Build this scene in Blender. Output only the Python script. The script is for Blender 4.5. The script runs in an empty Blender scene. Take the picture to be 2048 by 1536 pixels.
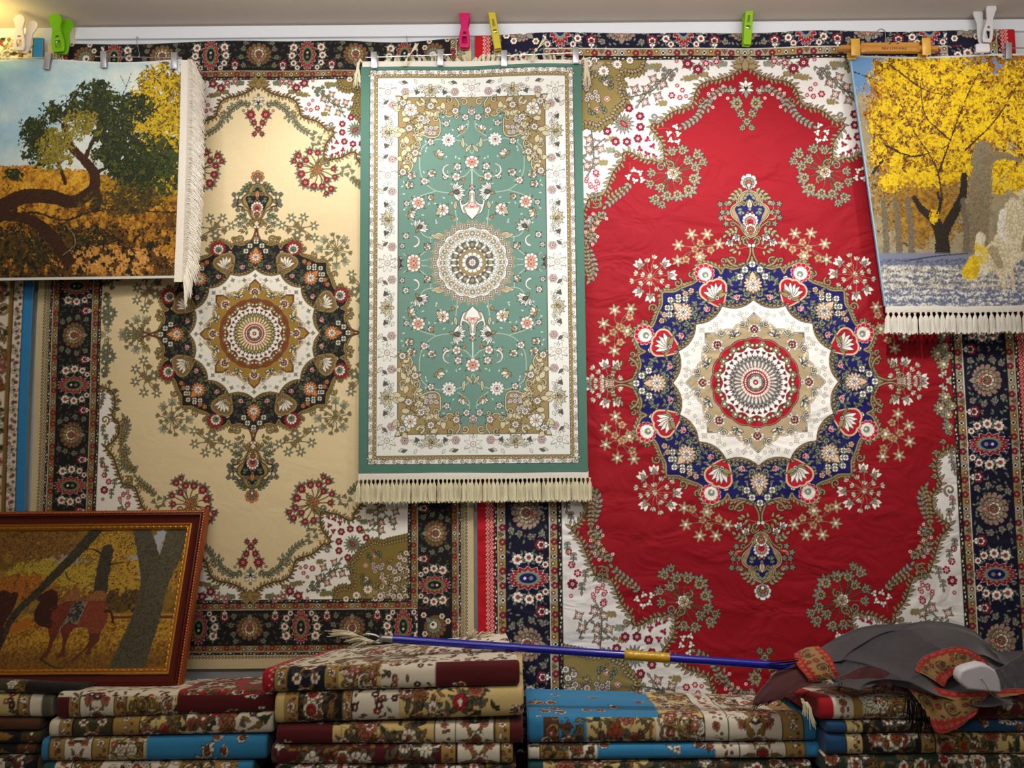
# A wall of hanging rugs in a carpet shop: rugs clipped to the wall, folded rugs piled below.
import bpy, math, random, time
import numpy as np
from mathutils import Matrix, Vector
T0=time.time()
SC=bpy.context.scene;COL=SC.collection
# ---------------------------------------------------------------- camera
F=1530.;PITCH=math.radians(4.4);ROLL=math.radians(.5)
CAM=np.array([0,-2.75,1.5]);U=.0018
def _ax():
    p,r=PITCH,ROLL
    fw=np.array([0,math.cos(p),math.sin(p)]);up=np.array([0,-math.sin(p),math.cos(p)]);rt=np.array([1.,0,0])
    return math.cos(r)*rt-math.sin(r)*up,math.cos(r)*up+math.sin(r)*rt,fw
RT,UP,FW=_ax()
def ray(x,y):return FW+(x-1024)/F*RT-(y-768)/F*UP
def pw(x,y,Y=0.):
    """where the sight line through a point of the photograph meets the vertical plane at depth Y"""
    d=ray(x,y);t=(Y-CAM[1])/d[1];p=CAM+t*d;return p[0],p[2]
def P3(x,y,Y):
    a,b=pw(x,y,Y);return (a,Y,b)
cd=bpy.data.cameras.new('camera');cd.sensor_fit='HORIZONTAL';cd.sensor_width=36;cd.lens=36*F/2048;cd.clip_start=.05
cam=bpy.data.objects.new('camera',cd);COL.objects.link(cam)
M=Matrix.Identity(4)
for i,v in enumerate((RT,UP,-FW)):
    for j in range(3):M[j][i]=v[j]
M.translation=Vector(CAM);cam.matrix_world=M;SC.camera=cam
# ---------------------------------------------------------------- light
SC.view_settings.view_transform='Standard';SC.view_settings.look='None';SC.view_settings.gamma=1;SC.view_settings.exposure=0.0
wd=bpy.data.worlds.new('room_light');SC.world=wd;wd.use_nodes=True
wd.node_tree.nodes['Background'].inputs[0].default_value=(1,.96,.9,1);wd.node_tree.nodes['Background'].inputs[1].default_value=.10
def spot(name,loc_,aim,power,size,blend,col,rad=.04):
    l=bpy.data.lights.new(name,'SPOT');l.energy=power;l.spot_size=math.radians(size);l.spot_blend=blend;l.color=col;l.shadow_soft_size=rad
    o=bpy.data.objects.new(name,l);COL.objects.link(o);o.location=loc_
    d=Vector(aim)-Vector(loc_);o.rotation_euler=d.to_track_quat('-Z','Y').to_euler();return o
spot('spot_red_rug',(.74,-1.15,2.98),(.70,0,1.85),110,82,.95,(1,.97,.96))
spot('spot_beige_rug',(-.62,-1.0,2.98),(-.55,0,2.15),62,80,.95,(1,.97,.92))
spot('spot_green_rug',(.05,-1.3,2.98),(-.05,0,2.1),24,76,.95,(.97,1,.99))
spot('spot_picture_rug',(1.55,-.95,2.98),(1.6,0,2.3),24,76,.95,(1,.98,.95))
spot('spot_tree_picture',(-1.45,-1.0,2.98),(-1.5,0,2.3),16,76,.95,(.96,.98,1))
spot('spot_warm',(-1.25,-1.2,2.98),(-1.05,0,1.35),13,60,1,(1,.84,.46))
spot('spot_corner',(-1.86,-.20,2.94),(-1.90,-.12,3.06),8,160,1,(1,.78,.22),.16)
cl=bpy.data.lights.new('ceiling_fill','AREA');cl.energy=75;cl.shape='RECTANGLE';cl.size=3.6;cl.size_y=.3;cl.color=(1,.95,.92)  # unseen fill added to brighten the ceiling in place of wall bounce
co=bpy.data.objects.new('ceiling_fill',cl);COL.objects.link(co);co.location=(.2,-1.5,2.55);co.rotation_euler=(math.radians(170),0,0)
al=bpy.data.lights.new('front_fill','AREA');al.energy=30;al.shape='RECTANGLE';al.size=2.6;al.size_y=.8;al.color=(1,.95,.88)  # unseen area fill added in front to light the piled rugs
ao=bpy.data.objects.new('front_fill',al);COL.objects.link(ao);ao.location=(0,-3.1,2.95);ao.rotation_euler=(math.radians(25),0,0)
# ---------------------------------------------------------------- woven patterns (one colour per knot)
def hx(s):
    return np.array([int(s[i:i+2],16) for i in (0,2,4)],np.float32)/255
def loc(cx,cy,Y):
    a=pw(cx,cy,Y)
    return lambda x,y:tuple((q-w)/U for q,w in zip(pw(x,y,Y),a))
def smooth(P,n=6):
    P=[np.array(p,float) for p in P];o=[]
    Q=[2*P[0]-P[1]]+P+[2*P[-1]-P[-2]]
    for i in range(1,len(Q)-2):
        for k in range(n):
            t=k/n;a,b,c,d=Q[i-1:i+3]
            o.append(.5*(2*b+(c-a)*t+(2*a-5*b+4*c-d)*t*t+(3*b-a-3*c+d)*t**3))
    o.append(P[-1]);return o
def resample(P,sp):
    P=np.array(P,float);L=np.hypot(*np.diff(P,axis=0).T);s=np.r_[0,np.cumsum(L)]
    t=np.linspace(0,s[-1],max(2,int(s[-1]/sp)+1))
    return np.c_[np.interp(t,s,P[:,0]),np.interp(t,s,P[:,1])]
class Cv:
    def __init__(s,u0,v0,u1,v1,step,bg,ow=.9,out='241a14'):
        s.u0,s.v0=u0,v0;s.nu=int(round((u1-u0)/step));s.nv=int(round((v1-v0)/step));s.d=2./step
        s.a=np.empty((s.nv*2,s.nu*2,3),np.float32);s.a[:]=hx(bg) if isinstance(bg,str) else bg
        s.ow=ow;s.out=out
    def win(s,x0,y0,x1,y1):
        H,W=s.a.shape[:2]
        i0=max(0,int((y0-s.v0)*s.d));i1=min(H,int((y1-s.v0)*s.d)+2)
        j0=max(0,int((x0-s.u0)*s.d));j1=min(W,int((x1-s.u0)*s.d)+2)
        if i1<=i0 or j1<=j0:return None
        X=(s.u0+(np.arange(j0,j1,dtype=np.float32)+.5)/s.d)[None,:];Y=(s.v0+(np.arange(i0,i1,dtype=np.float32)+.5)/s.d)[:,None]
        return s.a[i0:i1,j0:j1],X,Y
    def put(s,cx,cy,R,fn,ang=0,mx=1):
        w=s.win(cx-R,cy-R,cx+R,cy+R)
        if w is None:return
        v,X,Y=w;X=X-cx;Y=Y-cy;c,n=math.cos(ang),math.sin(ang)
        x=(X*c+Y*n);y=(-X*n+Y*c)*mx
        for m,col in fn(x,y):v[m]=hx(col) if isinstance(col,str) else col
    def rect(s,x0,y0,x1,y1,c):
        w=s.win(x0,y0,x1,y1)
        if w:
            v,X,Y=w;v[(X>=x0)&(X<=x1)&(Y>=y0)&(Y<=y1)]=hx(c)
    def disc(s,x,y,r,c,out=None,c2=None,f2=.5):
        def f(X,Y):
            d=np.hypot(X,Y);o=[]
            if out:o.append((d<r+s.ow,out))
            o.append((d<r,c))
            if c2:o.append((d<r*f2,c2))
            return o
        s.put(x,y,r+2,f)
    def flw(s,x,y,r,n,pet,cen,out=None,rot=0,a=.26,ctr=None,sep=True,mid=None):
        out=out or s.out
        def f(X,Y):
            d=np.hypot(X,Y);th=np.arctan2(Y,X)-rot;k=np.abs(np.cos(n*th/2));e=r*(1-a+a*np.minimum(1,k*1.5))
            o=[(d<e+s.ow,out),(d<e,pet)]
            if mid:o.append((d<e*.68,mid))
            if sep:o.append(((d<e)&(k<.2)&(d>r*.4),out))
            o+=[(d<r*.36+s.ow*.7,out),(d<r*.36,cen)]
            if ctr:o.append((d<r*.17,ctr))
            return o
        s.put(x,y,r+2,f)
    def star(s,x,y,r,n,pet,cen,out=None,rot=0,b=.38,inner=None,p=1.,vein=None):
        out=out or s.out
        def f(X,Y):
            d=np.hypot(X,Y);q=(np.arctan2(Y,X)-rot)*n/(2*math.pi);t=np.abs(2*(q-np.floor(q))-1)
            e=r*(b+(1-b)*t**p)
            o=[(d<e+s.ow*1.3,out),(d<e,pet)]
            if vein:o.append(((d<e*.8)&(t>.86),vein))
            if inner:o.append((d<e*.62,inner))
            o+=[(d<r*.26+s.ow*.6,out),(d<r*.26,cen)]
            return o
        s.put(x,y,r+3,f)
    def leaf(s,x,y,L,W,ang,fill,out=None,vein=None,ser=0,bend=0.):
        out=out or s.out
        def f(X,Y):
            t=X/L;Y=Y-bend*L*(np.clip(t,0,1)**2)
            w=W*np.sin(math.pi*np.clip(t,0,1)**.8)
            if ser:w=w*(1-.35*((t*ser)%1))
            d=np.abs(Y)-w;e=s.ow/L
            o=[((d<s.ow)&(t>-e)&(t<1+e),out),((d<0)&(t>0)&(t<1),fill)]
            if vein:o.append(((np.abs(Y)<W*.3)&(t>.2)&(t<.72),vein))
            return o
        s.put(x,y,L*(1+abs(bend))+3,f,ang)
    def bell(s,x,y,r,ang,c,out=None,cup=None,n=3,sp=.6):
        for k in range(n):
            a=ang+(k-(n-1)/2)*sp;s.leaf(x,y,r,r*.25,a,c,out)
        if cup:
            s.leaf(x-r*.15*math.cos(ang),y-r*.15*math.sin(ang),r*.75,r*.2,ang,cup,out)
            for q in(-1,1):s.leaf(x,y,r*.6,r*.15,ang+q*1.75,cup,out)
    def bfly(s,x,y,r,ang,c,out=None):
        for q in(-1,1):s.leaf(x,y,r,r*.34,ang+q*.85,c,out)
        s.leaf(x,y,r*.7,r*.2,ang+math.pi,c,out)
    def palm(s,x,y,r,ang,c1,c2,c3,out=None,n=9,sq=1.):
        out=out or s.out
        def f(X,Y):
            Y=Y*sq;d=np.hypot(X,Y);th=np.arctan2(Y,X);k=np.abs(np.cos(th*n/2));sh=.5+.5*np.cos(th/2)**2
            e=r*sh*(.8+.2*np.minimum(1,1.4*k))
            return [(d<e+s.ow*1.1,out),(d<e,c1),((d<e)&(k<.16),out),(d<e*.68+s.ow*.8,out),(d<e*.66,c2),((d<e*.66)&(k<.2)&(d>e*.4),out),(d<e*.38+s.ow*.6,out),(d<e*.36,c3),(d<e*.13,out)]
        s.put(x,y,r*1.15+3,f,ang)
        s.leaf(x-r*.15*math.cos(ang),y-r*.15*math.sin(ang),r*.5,r*.16,ang+math.pi,c2,out)
    def line(s,P,w,c,out=None,taper=0.):
        P=[tuple(p) for p in P];n=len(P)
        for ps,cc in(((s.ow),out),(0,c)):
            if cc is None:continue
            for i in range(n-1):
                (ax,ay),(bx,by)=P[i],P[i+1];h=(w*(1-taper*i/n))/2+ps
                def f(X,Y,L=math.hypot(bx-ax,by-ay)):
                    t=np.clip(X,0,L);return [(np.hypot(X-t,Y)<h,cc)]
                L=math.hypot(bx-ax,by-ay)
                s.put((ax+bx)/2,(ay+by)/2,0,lambda a,b:[]) if 0 else None
                wv=s.win(min(ax,bx)-h-1,min(ay,by)-h-1,max(ax,bx)+h+1,max(ay,by)+h+1)
                if wv is None:continue
                v,X,Y=wv;a=math.atan2(by-ay,bx-ax);X=X-ax;Y=Y-ay
                x=X*math.cos(a)+Y*math.sin(a);y=-X*math.sin(a)+Y*math.cos(a)
                for m,col in f(x,y):v[m]=hx(col)
    def spiral(s,x,y,r,a0,turns,dr,w,c,out=None):
        P=[]
        for i in range(int(16*turns)+1):
            t=i/(16*turns);a=a0+dr*turns*2*math.pi*t;q=r*(1-.8*t);P.append((x+q*math.cos(a),y+q*math.sin(a)))
        s.line(P,w,c,out,taper=.4)
    def sprig(s,P,sp,L,W,fill,out=None,stem=None,w=1.2,ang=.9,vein=None,both=True,endr=True,ser=0,bend=0):
        P=resample(smooth(P,5),sp)
        s.line(P,w,stem or fill,out)
        for i in range(len(P)-1):
            d=P[min(i+1,len(P)-1)]-P[i];a=math.atan2(d[1],d[0])
            for q in((-1,1) if both else ((-1,1)[i%2],)):
                s.leaf(P[i][0],P[i][1],L,W,a+q*ang,fill,out,vein,ser,bend*q)
        if endr:s.leaf(P[-1][0],P[-1][1],L,W,a,fill,out,vein)
    def poly(s,P,c,sel=None):
        P=np.array(P,float);H,W=s.a.shape[:2];cc=hx(c)
        y0=max(0,int((P[:,1].min()-s.v0)*s.d));y1=min(H,int((P[:,1].max()-s.v0)*s.d)+1)
        Q=np.roll(P,-1,0);xs=s.u0+(np.arange(W)+.5)/s.d
        for i in range(y0,y1):
            y=s.v0+(i+.5)/s.d;m=(P[:,1]<=y)!=(Q[:,1]<=y)
            if not m.any():continue
            c0=np.sort(P[m,0]+(y-P[m,1])*(Q[m,0]-P[m,0])/(Q[m,1]-P[m,1]))
            for k in range(0,len(c0)-1,2):
                a=max(0,int(math.ceil((c0[k]-s.u0)*s.d-.5)));b=min(W,int((c0[k+1]-s.u0)*s.d+.5))
                if b>a:s.a[i,a:b]=cc
    def mask(s,fn,c):
        v,X,Y=s.win(s.u0,s.v0,1e4,1e4);v[fn(X,Y)]=hx(c)
    def knots(s):
        H,W=s.nv,s.nu;return s.a[:2*H,:2*W].reshape(H,2,W,2,3).mean((1,3))
def quad4(k):
    k=np.concatenate([k[:,::-1],k],1);return np.concatenate([k[::-1],k],0)
Z1=lambda x,y:(1160+x*560/2048,50+y*560/2048)
Z2=lambda x,y:(1160+x*560/2048,320+y*560/2048)
Z5=lambda x,y:(1600+x*448/1043,660+y*448/1043)
LR=loc(1510,765,-.02)
def A(z,x,y):
    u,v=LR(*z(x,y));return abs(u),abs(v)
RW,RH,RM=388,662,553
RB=[(0,8,'chain'),(8,25,'guard'),(25,109,'main'),(109,126,'guard'),(126,133,'chain')]
RED=dict(bp1='9a8074',fo='5c1418',fill1='76826e',fill2='6c6c62',bmed='0d0d2a',field='8e0518',span='e0dedb',corner='8c7b48',corner2='a8987a',med='15125e',med2='0c0c20',ring='efede6',r2='b3a07c',r3='a80f24',r4='efede8',
 gold='988660',sage='7d8a76',gry='8e8a7c',fl='8e1030',pk='c48a80',wh='e9e6dc',out='1c1612',band='0e0f28',guard='9c8350',guard2='a39a80',heart='b01028',
 spray='ad9c72',spray2='c6c8b4',clus='989070',clc='5a2a1c',margin='a90a1c',lat='d9c0b0',vine='94805a',rust='b0573a',star='d9b89c',acc='b01028',petal='8f8b88',petal2='6f7f88')
BEI=dict(bp1='6e4c2e',fo='4c4026',fill1='38422c',fill2='40402e',bmed='0d0a0e',field='cdbb94',span='dbd8d0',corner='75622c',corner2='8a7a4e',med='120c10',med2='120c10',ring='cfcac0',r2='876a28',r3='6b3418',r4='cfcac0',
 gold='85703c',sage='5d6a4c',gry='6f7560',fl='7e1428',pk='b06a50',wh='cfc8b8',out='1c1410',band='0d0a0e',guard='7a5c2a',guard2='7d6c44',heart='6e5636',
 spray='6a6a4c',spray2='9a9a80',clus='82182a',clc='c09070',margin='bcae88',lat='2c221c',vine='6e5428',rust='9a4426',star='b8703c',acc='8a1424',petal='8a7a30',petal2='3c5a48')
def border_unit(c,p,ox,oy,vert,L):
    """main dark band of the border, repeating along v (vert) or u, centred on the axis; ox = inner edge"""
    def T(s,t):return (ox+t,s) if vert else (s,ox+t)
    base=0 if vert else math.pi/2
    per=252.;g=random.Random(5)
    n=int(L/(per/2))+2
    k=0
    for s0 in np.arange(0,L,9.5):   # quiet leaves between the blossoms
        for t in(10,30,52,74):
            x,y=T(s0+g.uniform(-4,4),t+g.uniform(-6,6));c.leaf(x,y,g.uniform(7,11),2.,g.uniform(0,6.3),p['fill1'] if g.random()<.6 else p['fill2'],p['med2'],None)
    for i in range(n):
        s0=i*per/2
        if i%2==0:
            x,y=T(s0,34);c.palm(x,y,39,base,p['bp1'],p['gry'],p['wh'],n=17,sq=.95)
            x,y=T(s0,38);c.palm(x,y,27,base,p['corner2'],p['pk'],p['wh'],n=15)
            x,y=T(s0,42);c.palm(x,y,16,base,p['wh'],p['rust'],p['sage'],n=9)
            for q in(-1,1):
                for a,b in((40,14),(46,36),(40,58),(34,74)):
                    x,y=T(s0+q*a,b);c.flw(x,y,6.5,5,p['gry'],p['pk'],out=p['med2']);c.leaf(x,y,10,2.6,g.uniform(0,6.3),p['sage'])
                x,y=T(s0+q*62,14);c.palm(x,y,14,base,p['fl'],p['wh'],p['fl'],n=7)
                x,y=T(s0+q*62,4);c.bfly(x,y,8,base,p['wh'])
        else:
            x,y=T(s0,42)
            def oval(X,Y):
                if not vert:X,Y=Y,X
                th=np.arctan2(Y*2,X);d=np.hypot(X,Y*1.75);k=1+.12*np.cos(th*16)
                return [(d<37*k,p['wh']),(d<35*k,p['fl']),(d<26*k,p['gold']),(d<23,p['sage']),(d<17,p['med']),(np.hypot(X-6,Y)<3,p['wh']),(np.hypot(X+6,Y)<4,p['sage']),(d<2,p['fl'])]
            c.put(x,y,42,oval)
            x,y=T(s0,4);c.flw(x,y,5,5,p['pk'],p['fl'])
            for q in(-1,1):
                for a,b,r in((36,62,10.5),(40,40,9.5),(36,20,8),(26,8,6.5)):
                    x,y=T(s0+q*a,b)
                    for m in range(5):c.leaf(x,y,r*1.75,r*.3,m*1.26+q,p['gry'],p['med2'])
                    c.flw(x,y,r,7,p['wh'],p['rust'] if r>8 else p['acc'],out=p['out'],mid=None,sep=False,ctr=p['fl'])
def guard_unit(c,p,ox,w,vert,L):
    g=random.Random(3)
    for i,s0 in enumerate(np.arange(0,L,14.)):
        T=(lambda s,t:(ox+t,s)) if vert else (lambda s,t:(s,ox+t))
        x,y=T(s0,w/2+(1.5 if i%2 else -1.5));k=i%6
        if i%9<4:
            a,b=T(s0-7,0),T(s0+7,w)
            c.rect(min(a[0],b[0]),min(a[1],b[1]),max(a[0],b[0]),max(a[1],b[1]),p['guard2'])
        if k==0:c.flw(x,y,5,4,p['wh'],p['out'])
        elif k in(2,4):c.flw(x,y,6,5,p['fl'],p['pk'],sep=False)
        elif k==3:c.bfly(x,y,7,0 if vert else 1.57,p['gold']);c.disc(x,y,2,p['rust'],p['out'])
        else:c.disc(x,y,3,p['gold'] if k==1 else p['rust'],p['out'],p['wh'])
    for t in(.6,w-.6):
        a,b=T(0,t-.6),T(L,t+.6);c.rect(a[0],a[1],b[0],b[1],p['wh'] if t>1 else p['out'])
def chain_unit(c,p,ox,w,vert,L):
    T=(lambda s,t:(ox+t,s)) if vert else (lambda s,t:(s,ox+t))
    for i,s0 in enumerate(np.arange(4,L,8.5)):
        x,y=T(s0,w/2)
        if i%3==0:c.disc(x,y,1.6,p['acc'] if i%2 else p['wh'])
        else:c.leaf(*T(s0-3.4,w/2+(1 if i%3==1 else -1)),7,1.5,(1.57 if vert else 0),p['wh'] if i%2 else p['gry'],p['out'])
def big_rug(p,step):
    c=Cv(0,0,RM,RH+165,step,p['margin'],out=p['out'],ow=1.0)
    # borders, outermost first
    for a,b,k in RB[::-1]:
        col={'chain':p['out'],'guard':p['guard'],'main':p['band']}[k];c.rect(0,0,RW+b,RH+b,col)
        c.rect(0,0,RW+b,RH+b,col)
    c.mask(lambda X,Y:((X>RW+25)&(X<RW+109)&(np.abs(((Y+126)%252)-126)>56+7*np.sin(X*.31)+4*np.sin(X*.9))|(Y>RH+25)&(Y<RH+109)&(X<RW+25)&(np.abs(((X+126)%252)-126)>60+7*np.sin(Y*.31)+4*np.sin(Y*.9)))&(X<RW+109)&(Y<RH+109),p['bmed'])
    border_unit(c,p,RH+25,0,False,RW+40);c.rect(RW+25,0,RW+109,RH+25,p['band'])
    c.mask(lambda X,Y:(X>RW+25)&(X<RW+109)&(Y<RH+25)&(np.abs(((Y+126)%252)-126)>56+7*np.sin(X*.31)+4*np.sin(X*.9)),p['bmed'])
    border_unit(c,p,RW+25,0,True,RH+40)
    # corner of the main band
    c.rect(RW+25,RH+25,RW+109,RH+109,p['band']);c.palm(RW+62,RH+62,36,.78,p['bp1'],p['gry'],p['wh'],n=17)
    for x,y in((18,60),(60,18),(15,15),(75,30),(30,76),(85-8,78)):c.flw(RW+25+x,RH+25+y,7,6,p['wh'],p['rust'],sep=False)
    for a,b,k in RB:
        if k=='guard':
            for vert in(True,False):guard_unit(c,p,(RW if vert else RH)+a,b-a,vert,(RH if vert else RW)+b)
        if k=='chain':
            for vert in(True,False):chain_unit(c,p,(RW if vert else RH)+a,b-a,vert,(RH if vert else RW)+b)
    # lattice along the outer margin
    c.rect(0,RH+133,RM,RH+165,p['margin']);c.rect(RW+133,0,RM,RH+165,p['margin'])
    for s0 in np.arange(0,RH+140,8.2):
        for q in range(2):
            c.star(RW+137+q*8,s0+q*4.1,4.2,4,p['lat'],p['margin'],out=p['margin'],b=.6)
            c.disc(RW+137+q*8,s0+q*4.1,1.6,p['acc'] if p is RED else p['margin'])
    for s0 in np.arange(0,RW+135,8.2):
        c.star(s0,RH+138,4.2,4,p['lat'],p['margin'],out=p['margin'],b=.6)
    # field: white spandrel, coloured ground
    c.rect(0,0,RW,RH,p['span'])
    pts=[A(Z1,*q) for q in[(1197,282),(1150,345),(1090,385),(1000,415),(920,430),(870,460),(840,510),(830,560),(820,590),(780,620),(700,640),(640,672),(600,715),(570,738),(530,735),(515,770),(560,820),(600,880),(612,950),(608,1012),(560,1012),(520,1000),(450,990),(400,960),(350,940),(312,950),(310,1000),(280,1040),(240,1090),(210,1170),(180,1240),(140,1262),(70,1280)]]
    pts[0]=(0,pts[0][1])
    sd=[A(Z5,*q) for q in[(560,1150),(600,1110),(620,1050),(650,960),(690,910),(650,880),(612,830),(612,760),(650,720),(635,680),(628,620),(650,570),(705,540)]]
    pts=pts+sd[1:];pts[-1]=(RW+1,pts[-1][1]);S=smooth(pts,3)
    c.poly([(0,0)]+S+[(RW+1,0)],p['field'])
    # corner piece
    cp=[A(Z1,*q) for q in[(480,265),(460,320),(440,350),(380,370),(330,360),(300,375),(290,420),(310,450),(300,500),(330,560),(310,600),(260,640),(240,690),(180,720),(130,760),(60,740),(0,755),(-55,790)]]
    cp[0]=(cp[0][0],RH);cp[-1]=(RW,cp[-1][1])
    c.poly(smooth(cp,3)+[(RW,RH)],p['corner'])
    g=random.Random(2)
    cx,cy=RW-50,RH-60
    c.line(smooth(cp,3),1.4,p['out'])
    PP=resample(smooth(cp,3),7)
    for i in range(1,len(PP)-1):
        d=PP[i+1]-PP[i-1];a=math.atan2(d[1],d[0]);c.leaf(PP[i][0],PP[i][1],13,3.6,a-.9,p['corner'],p['out']);
        c.leaf(PP[i][0],PP[i][1],9,2.4,a+1.1,p['corner2'],p['out'])
    for x,y in((RW-22,RH-60),(RW-70,RH-16),(RW-40,RH-40),(RW-12,RH-100),(RW-20,RH-20)):
        c.spiral(x,y,10,g.uniform(0,6),1.3,1,2,p['corner2'],p['out'])
    c.poly(smooth([(RW-4,RH-95),(RW-30,RH-84),(RW-38,RH-62),(RW-60,RH-52),(RW-66,RH-26),(RW-90,RH-22),(RW-98,RH-4)],4)+[(RW-1,RH-1)],p['corner2'])
    for k in range(170):
        x,y=RW-abs(g.gauss(0,1))*42,RH-abs(g.gauss(0,1))*52
        if x/RW+y/RH<1.66:continue
        (c.leaf(x,y,12,2.6,g.uniform(0,6.3),p['corner2'],p['out']) if k%3 else c.flw(x,y,6.5,7,p['wh'],p['pk'],sep=False))
    for q in((170,355,45),(270,305,38),(360,275,30),(60,300,34)):
        x,y=A(Z1,q[0],q[1]);c.star(x,y,q[2]*.27,10,p['wh'],p['pk'],b=.6,p=.5)
    x,y=A(Z1,90,520)
    for k in range(9):c.flw(x+g.uniform(-14,14),y+g.uniform(-14,14),5,5,p['wh'],p['pk'])
    for q in((195,555),(122,635),(40,440)):
        x,y=A(Z1,*q);c.flw(x,y,4.5,4,p['acc'],p['wh'],out=p['wh'])
    for q in((150,430,2.),(230,480,1.),(60,650,3.),(190,650,.4)):
        x,y=A(Z1,q[0],q[1]);c.sprig([(x,y),(x+8*math.cos(q[2]),y+8*math.sin(q[2])),(x+16*math.cos(q[2]+.5),y+16*math.sin(q[2]+.5))],6,8,2,p['sage'],p['out'])
    # white area: grey twigs, roses
    c.ow=.7
    W=[(530,410),(600,450),(480,480),(400,485),(565,535),(470,580),(65,850),(65,920),(150,920),(120,1010),(50,1040),(-40,930),(-60,1010)]
    for T in([(640,350),(610,400),(540,450),(480,520),(420,600)],[(590,410),(520,500),(360,540),(330,520)],[(700,330),(640,380),(600,460)],[(80,780),(90,850),(100,950),(90,1040),(60,1100)],[(180,840),(110,900),(40,960)],[(-60,860),(-20,940),(40,1000)]):
        c.sprig([A(Z1,*q) for q in T],9,9,2.2,p['gry'],p['out'],w=.8,both=False,ang=1.,ser=0)
    for x,y in W:
        x,y=A(Z1,x,y)
        for k in range(4):c.leaf(x,y,12,3,k*1.57+.5,p['gry'],p['out'],ser=3)
        c.flw(x,y,6.8,5,p['pk'],p['wh'],mid=p['wh'],rot=x)
    for x,y in((640,370),(620,350),(690,380),(560,330),(665,425),(590,385)):
        x,y=A(Z1,x,y);c.bell(x,y,9,x,p['gry'])
    for x,y,a in((520,325,0),(560,320,.3),(780,410,-1.2),(830,400,-1),(1040,300,0),(900,380,-1),(240,850,.4),(170,1020,1),(600,590,.2),(220,930,.6)):
        x,y=A(Z1,x,y);c.sprig([(x-8,y),(x,y+2),(x+8,y)],5,8,2.4,p['sage'] if y%2<1 else p['corner'],p['gry'],w=.8)
    def roses(Lr,z=Z1):
        for x,y,r in Lr:
            x,y=A(z,x,y);r*=.262
            c.flw(x,y,r,6 if r<9 else 7,p['fl'],p['wh'],rot=x,ctr=p['fl'],out=p['out'] if r>8 else p['wh'])
    for x,y in((780,300),(855,340),(915,295),(990,280)):
        x,y=A(Z1,x,y)
        for k in range(5):c.leaf(x,y,15,3,k*1.25+.6,p['gry'],p['out'])
    roses([(780,300,38),(855,340,38),(915,295,28),(990,280,26),(700,280,16),(665,530,28),(742,492,20),(705,458,17),(725,545,22),(770,535,17),(355,622,32),(435,680,32),(438,758,32),(420,842,32),(340,865,32),(258,865,32),(197,790,32),(120,1100,26),(45,1150,18),(130,1165,20),(78,1188,22),(118,1215,16)])
    for x,y,a in((495,850,.5),(430,920,2.6),(530,900,1),(485,955,2),(545,970,0)):
        x,y=A(Z1,x,y);c.bfly(x,y,8.5,a,p['fl'],p['gry'])
    x,y=A(Z1,315,735)
    for k in range(15):c.leaf(x,y,22,2.2,k*.42,p['gry'],p['out'])
    c.leaf(x+6,y+6,20,4.5,3.9,p['acc'],p['out'],p['sage'])
    # spandrel of the right-hand side seen low on the rug
    roses([(700,780,20),(690,850,18),(710,1015,26),(700,1075,28),(675,1115,30),(702,1165,36),(565,1185,18),(590,1200,18),(560,1215,18),(608,1228,18),(565,1258,26),(712,1220,16)],Z5)
    for q in((705,800),(690,850),(712,640),(700,605),(715,990),(690,1040),(640,1120),(660,1180)):
        x,y=A(Z5,*q);c.sprig([(x,y-8),(x-1,y),(x,y+8)],6,8,2.2,p['gry'],p['out'],w=.8)
    # leafy edge of the ground
    c.ow=.8;R_=resample(S,9)
    c.line(S,2.6,p['vine'],p['out'])
    for i in range(1,len(R_)-1):
        d=R_[i+1]-R_[i-1];a=math.atan2(d[1],d[0])
        c.leaf(R_[i][0],R_[i][1],(15,10,12)[i%3],(3,2,2.4)[i%3],a+.7,p['vine'],p['out'],None,0,.25)
        c.leaf(R_[i][0],R_[i][1],(8,13,11)[i%3],2.2,a-.75,p['gold'],p['out'],None,0,-.25)
    c.line(S,1.1,p['out'])
    for x,y,r,a,t,dr in((880,570,26,2.,1.2,1),(535,685,26,-1,1.2,-1),(265,960,26,1,1.2,1),(590,1045,28,1.5,1.3,-1),(645,1010,24,3,1.2,1),(130,1320,30,1.5,1.2,1),(95,1255,24,4,1.2,-1)):
        x,y=A(Z1,x,y);c.spiral(x,y,r*.3,a,t,dr,2.6,p['gold'] if dr>0 else p['gry'],p['out'])
    for x,y,r,a,t,dr in((690,745,26,2.,1.2,1),(560,1110,26,-1,1.2,-1),(700,560,20,0,1,1)):
        x,y=A(Z5,x,y);c.spiral(x,y,r*.45,a,t,dr,2.6,p['gold'],p['out'])
    x,y=A(Z1,1197,300);y-=4
    for a in(.35,.75,1.2,-.1):c.leaf(0,y,30,6,a if a>0 else .05,p['gold'],p['out'],None,4)
    c.leaf(0,y-8,26,7,1.57,p['gold'],p['out'])
    # ground sprigs
    for T in([(1130,500),(1060,470),(1000,510),(930,560),(930,620)],[(890,600),(860,680),(760,750),(740,760)],[(360,1170),(310,1230),(240,1280),(190,1330)],[(190,1400),(120,1400),(60,1440),(50,1500)],[(60,1510),(110,1570),(60,1610)],[(60,1650),(85,1710),(110,1800),(70,1870)]):
        c.sprig([A(Z1,*q) for q in T],8.5,11,2.9,p['gry'],p['out'],stem=p['gold'],vein=p['sage'],w=1)
    for T in([(570,730),(590,800),(600,900)],[(610,920),(570,980),(530,1050)],[(500,1130),(430,1180)]):
        c.sprig([A(Z5,*q) for q in T],8,9,2.5,p['gold'],p['out'],w=.8)
    for x,y in((963,485),(933,515),(1020,520),(1040,458),(980,545),(966,612),(1075,545),(1110,490),(95,1387),(65,1430),(128,1450),(193,1423),(97,1498),(40,1520),(127,1553),(92,1608)):
        x,y=A(Z1,x,y);c.disc(x,y,3,p['wh'] if p is RED else p['sage'],p['acc'] if p is RED else p['out'],p['field'])
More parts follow.
